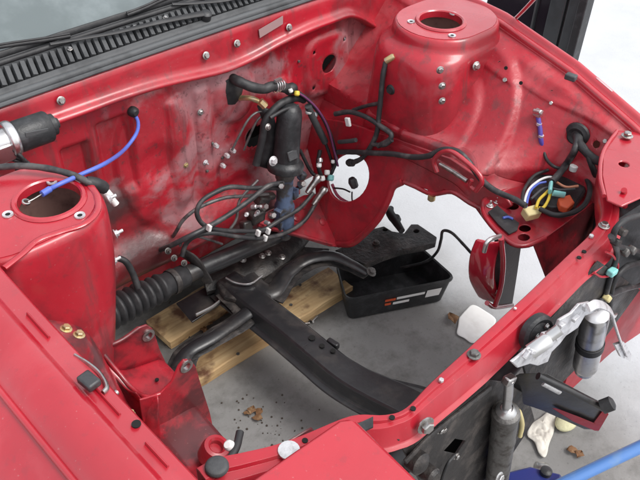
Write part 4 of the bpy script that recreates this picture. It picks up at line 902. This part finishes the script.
# loose wiring bundle on the tray
bx0 = W(550, 195, z=.62)
wb_ = thing('wiring_bundle', 'tangle of loose wires and connectors heaped on the red bracket plate', 'wiring', bx0)
b = MB(); b.plate([W(*p, z=.628) for p in ((528, 178), (537, 170), (560, 168), (583, 172), (586, 190), (575, 206), (552, 207), (536, 202), (530, 190))], .022, n=(0, 0, 1)); kid(b.build('fuse_box', M_plas, bevel=.004), wb_)
b = MB(); b.plate([W(*p, z=.645) for p in ((558, 198), (570, 194), (575, 202), (568, 208), (560, 205))], .018, n=(0, 0, 1)); kid(b.build('relay', M_orange, bevel=.003), wb_)
b = MB(); b.box(W(531, 213, z=.625), (.036, .026, .022), Matrix.Rotation(R(-20), 3, 'Z') @ Matrix.Rotation(R(12), 3, 'X')); kid(b.build('cream_connector', M_cream, bevel=.003), wb_)
for p, q in (((551, 183), (550, 192)), ((553, 193), (565, 195))):
    b = MB(); b.tube([W(*p, z=.655), W(*q, z=.652)], .008, res=1, flat=.6); kid(b.build('turquoise_connector', M_aqua, bevel=.001), wb_)
for pts_, r, mt in (([(536, 208), (539, 200), (545, 194), (550, 190), (549, 198), (544, 207), (539, 208)], .0035, M_yel),
                    ([(524, 205), (526, 196), (530, 188), (540, 180), (550, 177), (556, 180)], .003, M_white), ([(526, 207), (530, 192), (538, 184), (546, 182)], .0028, M_blue),
                    ([(540, 209), (555, 215), (572, 213), (585, 204), (590, 190), (586, 178), (578, 170)], .006, M_rub), ([(522, 204), (524, 190), (534, 176), (548, 170)], .004, M_rub),
                    ([(531, 199), (545, 188), (560, 190), (575, 189)], .003, M_grey), 
                    
                    ([(588, 178), (600, 178), (606, 180)], .005, M_rub), ([(556, 182), (566, 187), (578, 186)], .0032, mk('salmon wire', (.6, .25, .15), .5))):
    zz0 = .64
    P = []
    for p in pts_:
        if len(p) == 3: P.append(W(p[0], p[1], z=p[2]))
        else:
            zq = .645 + .0016*max(0, 172-p[1]) if p[0] > 552 else .642
            P.append(W(p[0], p[1], z=zq))
    b = MB(); b.tube(P, r); kid(b.build('wire', mt), wb_)
for P, r, mt in (([onap(577, 135, .004), onap(577, 142, .022), onap(574, 152, .03), W(567, 163, z=.662), W(559, 174, z=.656), W(552, 182, z=.652)], .0085, M_hose),
                 ([onap(578, 135, .004), onap(580, 144, .024), onap(587, 153, .03), onap(596, 160, .03), W(604, 162, x=1.24)], .010, M_rub),
                 ([onap(578, 140, .02), onap(586, 150, .03), onap(592, 166, .03), W(596, 176, z=.66)], .007, M_rub)):
    b = MB(); b.tube(P, r); kid(b.build('wire', mt), wb_)
b = MB(); b.lathe([(.010, 0), (.010, .012), (.006, .014)], W(573, 170, z=.652), (0, 0, 1)); kid(b.build('white_cap', M_white), wb_)
gp = onap(577, 135, .002)
b = MB(); b.lathe([(.012, -.004), (.020, -.008), (.029, -.004), (.031, .002)], gp, (1, .1, 0), seg=26, close=False); b.lathe([(.012, -.006), (.012, .002)], gp, (1, .1, 0)); b.build('grommet', M_rub, apron)
# sensor with purple sleeve on the apron
sn = thing('sensor_lead', 'small sensor lead with purple sleeve clipped to the wheel apron', 'sensor', W(540, 125, x=1.26))
b = MB(); b.box(onap(538, 113, .014), (.016, .020, .016)); b.lathe([(.006, 0), (.006, .024)], onap(534, 111, .020), (-.2, -.9, .3)); kid(b.build('sensor_head', M_alu, bevel=.002), sn)
b = MB(); b.tube([onap(*p, .012) for p in ((538, 117), (540, 128), (541, 140), (543, 150))], .0055); kid(b.build('sleeve', mk('purple sleeve', (.10, .07, .36), .45)), sn)
for q in ((539, 124), (541, 136), (542, 146)):
    b = MB(); b.lathe([(.0064, -.003), (.0064, .003)], onap(*q, .012), (0, .15, -1), seg=12); kid(b.build('sleeve_band', M_zinc), sn)
b = MB(); b.tube([onap(543, 149, .014), onap(547, 160, .03), W(555, 167, z=.665), W(566, 169, z=.65)], .004); kid(b.build('lead', M_rub), sn)

# ------------------------------------------------------------------ things on the floor
def dripan():
    A, B, C_, D = W(345, 301, z=.10), W(457, 279, z=.10), W(421, 247, z=.10), W(335, 264, z=.10)
    cen = (A+C_)/2
    t = thing('oil_drain_pan', 'black rectangular oil drain pan on the concrete under the bay', 'pan', (cen.x, cen.y, 0))
    def ring(s_, z, r=.03, n=6):
        out = []; P = [A, B, C_, D]
        for i in range(4):
            p = P[i]; pv, nx = P[i-1], P[(i+1) % 4]
            a = p + (pv-p).normalized()*r; c_ = p + (nx-p).normalized()*r
            for k in range(n):
                u = k/(n-1); q = a*(1-u)**2 + p*2*u*(1-u) + c_*u*u
                out.append(V((cen.x+(q.x-cen.x)*s_, cen.y+(q.y-cen.y)*s_, z)))
        return out
    b = MB(); rs_ = [ring(.86, .004), ring(.88, .006), ring(.965, .087), ring(.99, .091), ring(1.0, .099), ring(.985, .105), ring(.955, .103), ring(.94, .095), ring(.86, .014)]
    n_ = len(rs_[0]); vs = [q for rg in rs_ for q in rg]; fs = []
    for i in range(len(rs_)-1):
        for j in range(n_): fs.append((i*n_+j, i*n_+(j+1) % n_, (i+1)*n_+(j+1) % n_, (i+1)*n_+j))
    fs.append(tuple(range(n_-1, -1, -1))); fs.append(tuple((len(rs_)-1)*n_+j for j in range(n_)))
    b.add(vs, fs); kid(b.build('tub', M_plas), t)
    # printed label on the side that faces the front
    def side(u, h):
        p = A.lerp(B, u); q = V((cen.x+(p.x-cen.x)*lerp(.884, .966, h), cen.y+(p.y-cen.y)*lerp(.884, .966, h), lerp(.008, .087, h)))
        nn = V(((B-A).y, -(B-A).x, 0)).normalized(); return q + nn*.0016
    for (u0, u1, h0, h1, mt) in ((.36, .46, .62, .74, M_orange), (.47, .74, .64, .76, M_white), (.36, .42, .40, .52, M_orange), (.44, .60, .38, .50, M_white), (.76, .90, .42, .80, M_white)):
        b = MB(); b.plate([side(u0, h0), side(u1, h0), side(u1, h1), side(u0, h1)], .001); kid(b.build('label', mt), t)
dripan()
# cable rising out of the pan
b = MB(); b.tube(Wl([(400, 268, .05), (425, 262, .10), (437, 252, .16), (441, 240, .22), (443, 231, .25), (452, 233, .25), (464, 245, .22), (475, 257, .22), (483, 262, .24)], 'z'), .0045)
tag(b.build('sensor_cable', M_hose), 'thin grey cable arching from the oil pan to the red shell', 'cable')
def board(name, mat, c, L, w, th, ang, label):
    t = MB(); M = Matrix.Rotation(ang, 3, 'Z')
    xs = lin(-.5, .5, 24); 
    pr = [(-.5, 0), (-.5, .92), (-.46, 1), (.46, 1), (.5, .92), (.5, 0)]
    def f(u, k):
        a, h = pr[k]; e = .006*fbm(u*3, a, 0, 3) + (.010*fbm(a*2, 1, 0, 3) if abs(u) > .49 else 0)
        return V(c) + M @ V((u*L+e, a*w + .004*fbm(u*4, 2, a, 2), h*th + (0 if h == 0 else .0012*fbm(u*9, a*3, 1, 2))))
    t.sheet(f, xs, list(range(6)))
    for k_, u in ((1, -.5), (0, .5)):
        pts_ = [f(u, k) for k in range(6)]; t.add(pts_, [tuple(range(6)) if k_ else tuple(reversed(range(6)))])
    pts_b = [f(-.5, 0), f(.5, 0), f(.5, 5), f(-.5, 5)]; t.add(pts_b, [(0, 1, 2, 3)])
    return tag(t.build(name, mat, ang=30), label, 'board')
p0, p1 = W(232, 365, z=.045), W(308, 296, z=.045)
c_ = (p0+p1)/2; bd1 = board('timber_board', M_wood, (.785, .757, .001), .58, .115, .034, R(-1), 'pale stained timber board lying under the black centre beam')
board('timber_board', M_wood2, (.72, .945, .001), .42, .12, .030, R(3), 'pale timber board partly hidden below the steering rack')
for px, py in ((286, 291), (291, 305), (238, 354), (300, 285)): 
    b = MB(); b.lathe([(.005, 0), (.005, .002)], W(px, py, z=.0355)); b.build('nail_head', M_dcorr, bd1)
p = W(232, 269, z=.06); tag(board('wood_offcut', M_wood2, (p.x, p.y, .001), .06, .035, .07, R(-60), 'x'), 'small pale wood offcut standing on the dark floor', 'wood')
def crumple(name, mat, pts, label, cat, amp=.006, th=.002):
    P = catmull([W(*q, z=.004) for q in pts+pts[:1]], 4)[:-1]; c = sum(P, V())/len(P); b = MB(); n_ = len(P)
    vs = []; L3 = 16
    for k in range(L3):
        s_ = k/(L3-1)
        for p in P:
            q = c.lerp(p, s_); vs.append((q.x, q.y, .004 + amp*max(.02, .45+1.1*fbm(q.x, q.y, 1, 24)+.8*abs(fbm(q.x, q.y, 4, 48))+.35*fbm(q.x, q.y, 9, 110))*(1-s_**4*.6)))
    fs = []
    for k in range(L3-1):
        for j in range(n_): fs.append((k*n_+j, k*n_+(j+1) % n_, (k+1)*n_+(j+1) % n_, (k+1)*n_+j))
    b.add(vs, fs); return tag(b.build(name, mat, solid=th, off=1, ang=60), label, cat)
crumple('paper_sheet', M_paper, [(459, 318), (466, 310), (473, 305), (485, 311), (496, 320), (490, 330), (482, 340), (472, 343), (464, 338), (457, 334), (458, 326)], 'white sheet of paper lying on the concrete behind the red bar', 'paper', .0012, .0008)
crumple('rag', M_rag, [(530, 425), (541, 418), (549, 412), (555, 417), (554, 430), (549, 444), (545, 458), (539, 455), (534, 443), (527, 436)], 'crumpled off-white rag on the concrete below the bumper bracket', 'rag', .011, .0015)
b = MB(); pc = W(568, 418, z=.03)
b.sheet(lambda a, t: (pc.x + math.cos(a)*.030*math.sin(t)*1.3, pc.y+math.sin(a)*.026*math.sin(t), .016+.015*math.cos(t)), lin(0, 2*math.pi, 20), lin(0, math.pi, 12)); tag(b.build('sponge', mk('yellow green foam', (.62, .60, .38), .85, bump=.5, bscale=120)), 'yellowish rounded sponge on the concrete behind the bumper bracket', 'sponge')
# dry leaves and crumbs
def leaf(px, py, s_, label, grp=None, z=.003):
    p = W(px, py, z=z); b = MB(); a0 = random.random()*6.28; M = Matrix.Rotation(a0, 3, 'Z')
    vs = []; n_ = 7
    for i in range(n_):
        t = i/(n_-1); w = math.sin(math.pi*min(1, t*1.02+.02))**.8*.33*(1+.3*random.uniform(-1, 1))
        for j, q in enumerate((-w, 0, w)): vs.append(p + M @ V(((t-.5)*s_, q*s_, .003 + (abs(j-1))*.22*s_*.6 + .1*s_*math.sin(t*5))))
    fs = []
    for i in range(n_-1):
        for j in range(2): fs.append((i*3+j, i*3+j+1, i*3+j+4, i*3+j+3))
    b.add(vs, fs); return tag(b.build('dry_leaf', M_leaf, solid=.0008), label, 'leaf', grp)
for px, py, s_ in ((252, 411, .034), (257, 419, .03), (247, 414, .022), (259, 413, .026)): leaf(px, py, s_, 'dry brown leaf on the bare concrete inside the bay', 'leaves inside the bay')
leaf(452, 319, .05, 'brown leaf lying beside the white paper sheet')
for px, py, s_ in ((573, 452, .035), (579, 455, .03)): leaf(px, py, s_, 'dry brown leaf on the concrete near the blue jack', 'leaves near the jack')
for k in range(16):
    px, py = random.uniform(182, 232), random.uniform(312, 338); leaf(px, py-(px-182)*.2, random.uniform(.018, .035), 'small leaf fragment in the dirt beneath the steering rack', 'leaf fragments under the rack')
b = MB()
for k in range(45):
    px, py = random.gauss(262, 22), random.gauss(420, 16); p = W(px, py, z=.001); r = random.uniform(.001, .0035)
    b.lathe([(r, 0), (r*.8, r*.7), (r*.2, r)], p, seg=6)
for k in range(140):
    px, py = random.uniform(165, 245), random.uniform(300, 350); p = W(px, py, z=.001); r = random.uniform(.001, .004)
    b.lathe([(r, 0), (r*.8, r*.7), (r*.2, r)], p, seg=6)
o = tag(b.build('dirt_crumbs', mk('dark crumbs', (.06, .045, .035), .9)), 'scattered dark dirt crumbs on the concrete', 'dirt'); o['kind'] = 'stuff'
# small loose bolts by the beam
b = MB()
p = W(311, 322, z=.006); b.tube([p, p+V((.03, .006, 0))], .004, res=1); b.lathe([(.008, 0), (.008, .006)], p, (1, .2, 0), seg=6)
p = W(302, 324, z=.006); b.tube([p, p+V((.02, -.012, 0))], .004, res=1); tag(b.build('loose_bolt', M_steel), 'loose shiny bolt on the floor beside the centre beam', 'bolt')
# blue jack
jk = thing('floor_jack', 'blue trolley jack with its light blue handle on the concrete', 'jack', (.95, -.16, 0))
h0, h1 = W(562, 484, z=.13), W(642, 446, z=.22); hd = (h1-h0).normalized()
b = MB(); b.tube([h0-hd*.10, h0, h1, h1+hd*.35], .0145, res=1, seg=18); kid(b.build('handle', M_jack), jk)
fr = [W(505, 472, z=.10), W(530, 466, z=.10), W(562, 474, z=.10), W(562, 500, z=.10), W(515, 520, z=.10)]
b = MB(); b.plate(fr, .03, n=(0, 0, 1)); kid(b.build('frame', M_jackd, bevel=.006), jk)
b = MB(); pw = W(546, 472, z=.105); b.lathe([(.014, -.02), (.014, .006), (.009, .010)], pw, (0, 0, 1)); kid(b.build('pivot', M_plas), jk)
for dx in (-.05, .05):
    b = MB(); q = (fr[0]+fr[2]+fr[3])/3 + V((dx, dx*.5, 0)); b.lathe([(.035, -.015), (.037, -.01), (.037, .01), (.035, .015)], V((q.x, q.y, .037)), (.6, -.8, 0)); b.lathe([(.008, -.03), (.008, .03)], V((q.x, q.y, .037)), (.6, -.8, 0)); kid(b.build('wheel', M_steel), jk)
b = MB(); q = (fr[0]+fr[2]+fr[3])/3; b.box((q.x, q.y, .055), (.06, .05, .07)); kid(b.build('axle_block', M_jackd, bevel=.005), jk)
# dark ribbed panel standing on the driveway
e0 = W(589, 4, x=2.15); e1 = W(484, 0, x=2.15)
pn_ = thing('standing_panel', 'dark grey ribbed panel standing upright on the pale concrete beyond the car', 'panel', (2.17, e0.y+.2, 0))
def pbx(ya, yb, xo, mt, nm, h=.86):
    b = MB(); b.box((2.17+xo, (ya+yb)/2, h/2), (.05, abs(yb-ya), h)); kid(b.build(nm, mt, bevel=.004), pn_)
y0 = W(588, 8, x=2.145).y; W_ = lambda px: W(px, 6, x=2.145).y
M_pan = mk('dark grey coated steel', (.045, .052, .056), .4, ncol=(.03, .034, .037), nscale=10)
M_pur = mk('dark tinted glass', (.018, .013, .020), .08, coat=1)
pbx(W_(588), W_(579), -.012, M_plas, 'edge_trim'); pbx(W_(579), W_(568), 0, M_pan, 'rib'); pbx(W_(568), W_(565), .010, M_plas, 'groove'); pbx(W_(565), W_(549), 0, M_pan, 'rib')
pbx(W_(549), W_(484), .012, M_pur, 'tinted_pane'); pbx(W_(537), W_(535), -.004, M_pan, 'glazing_bar')
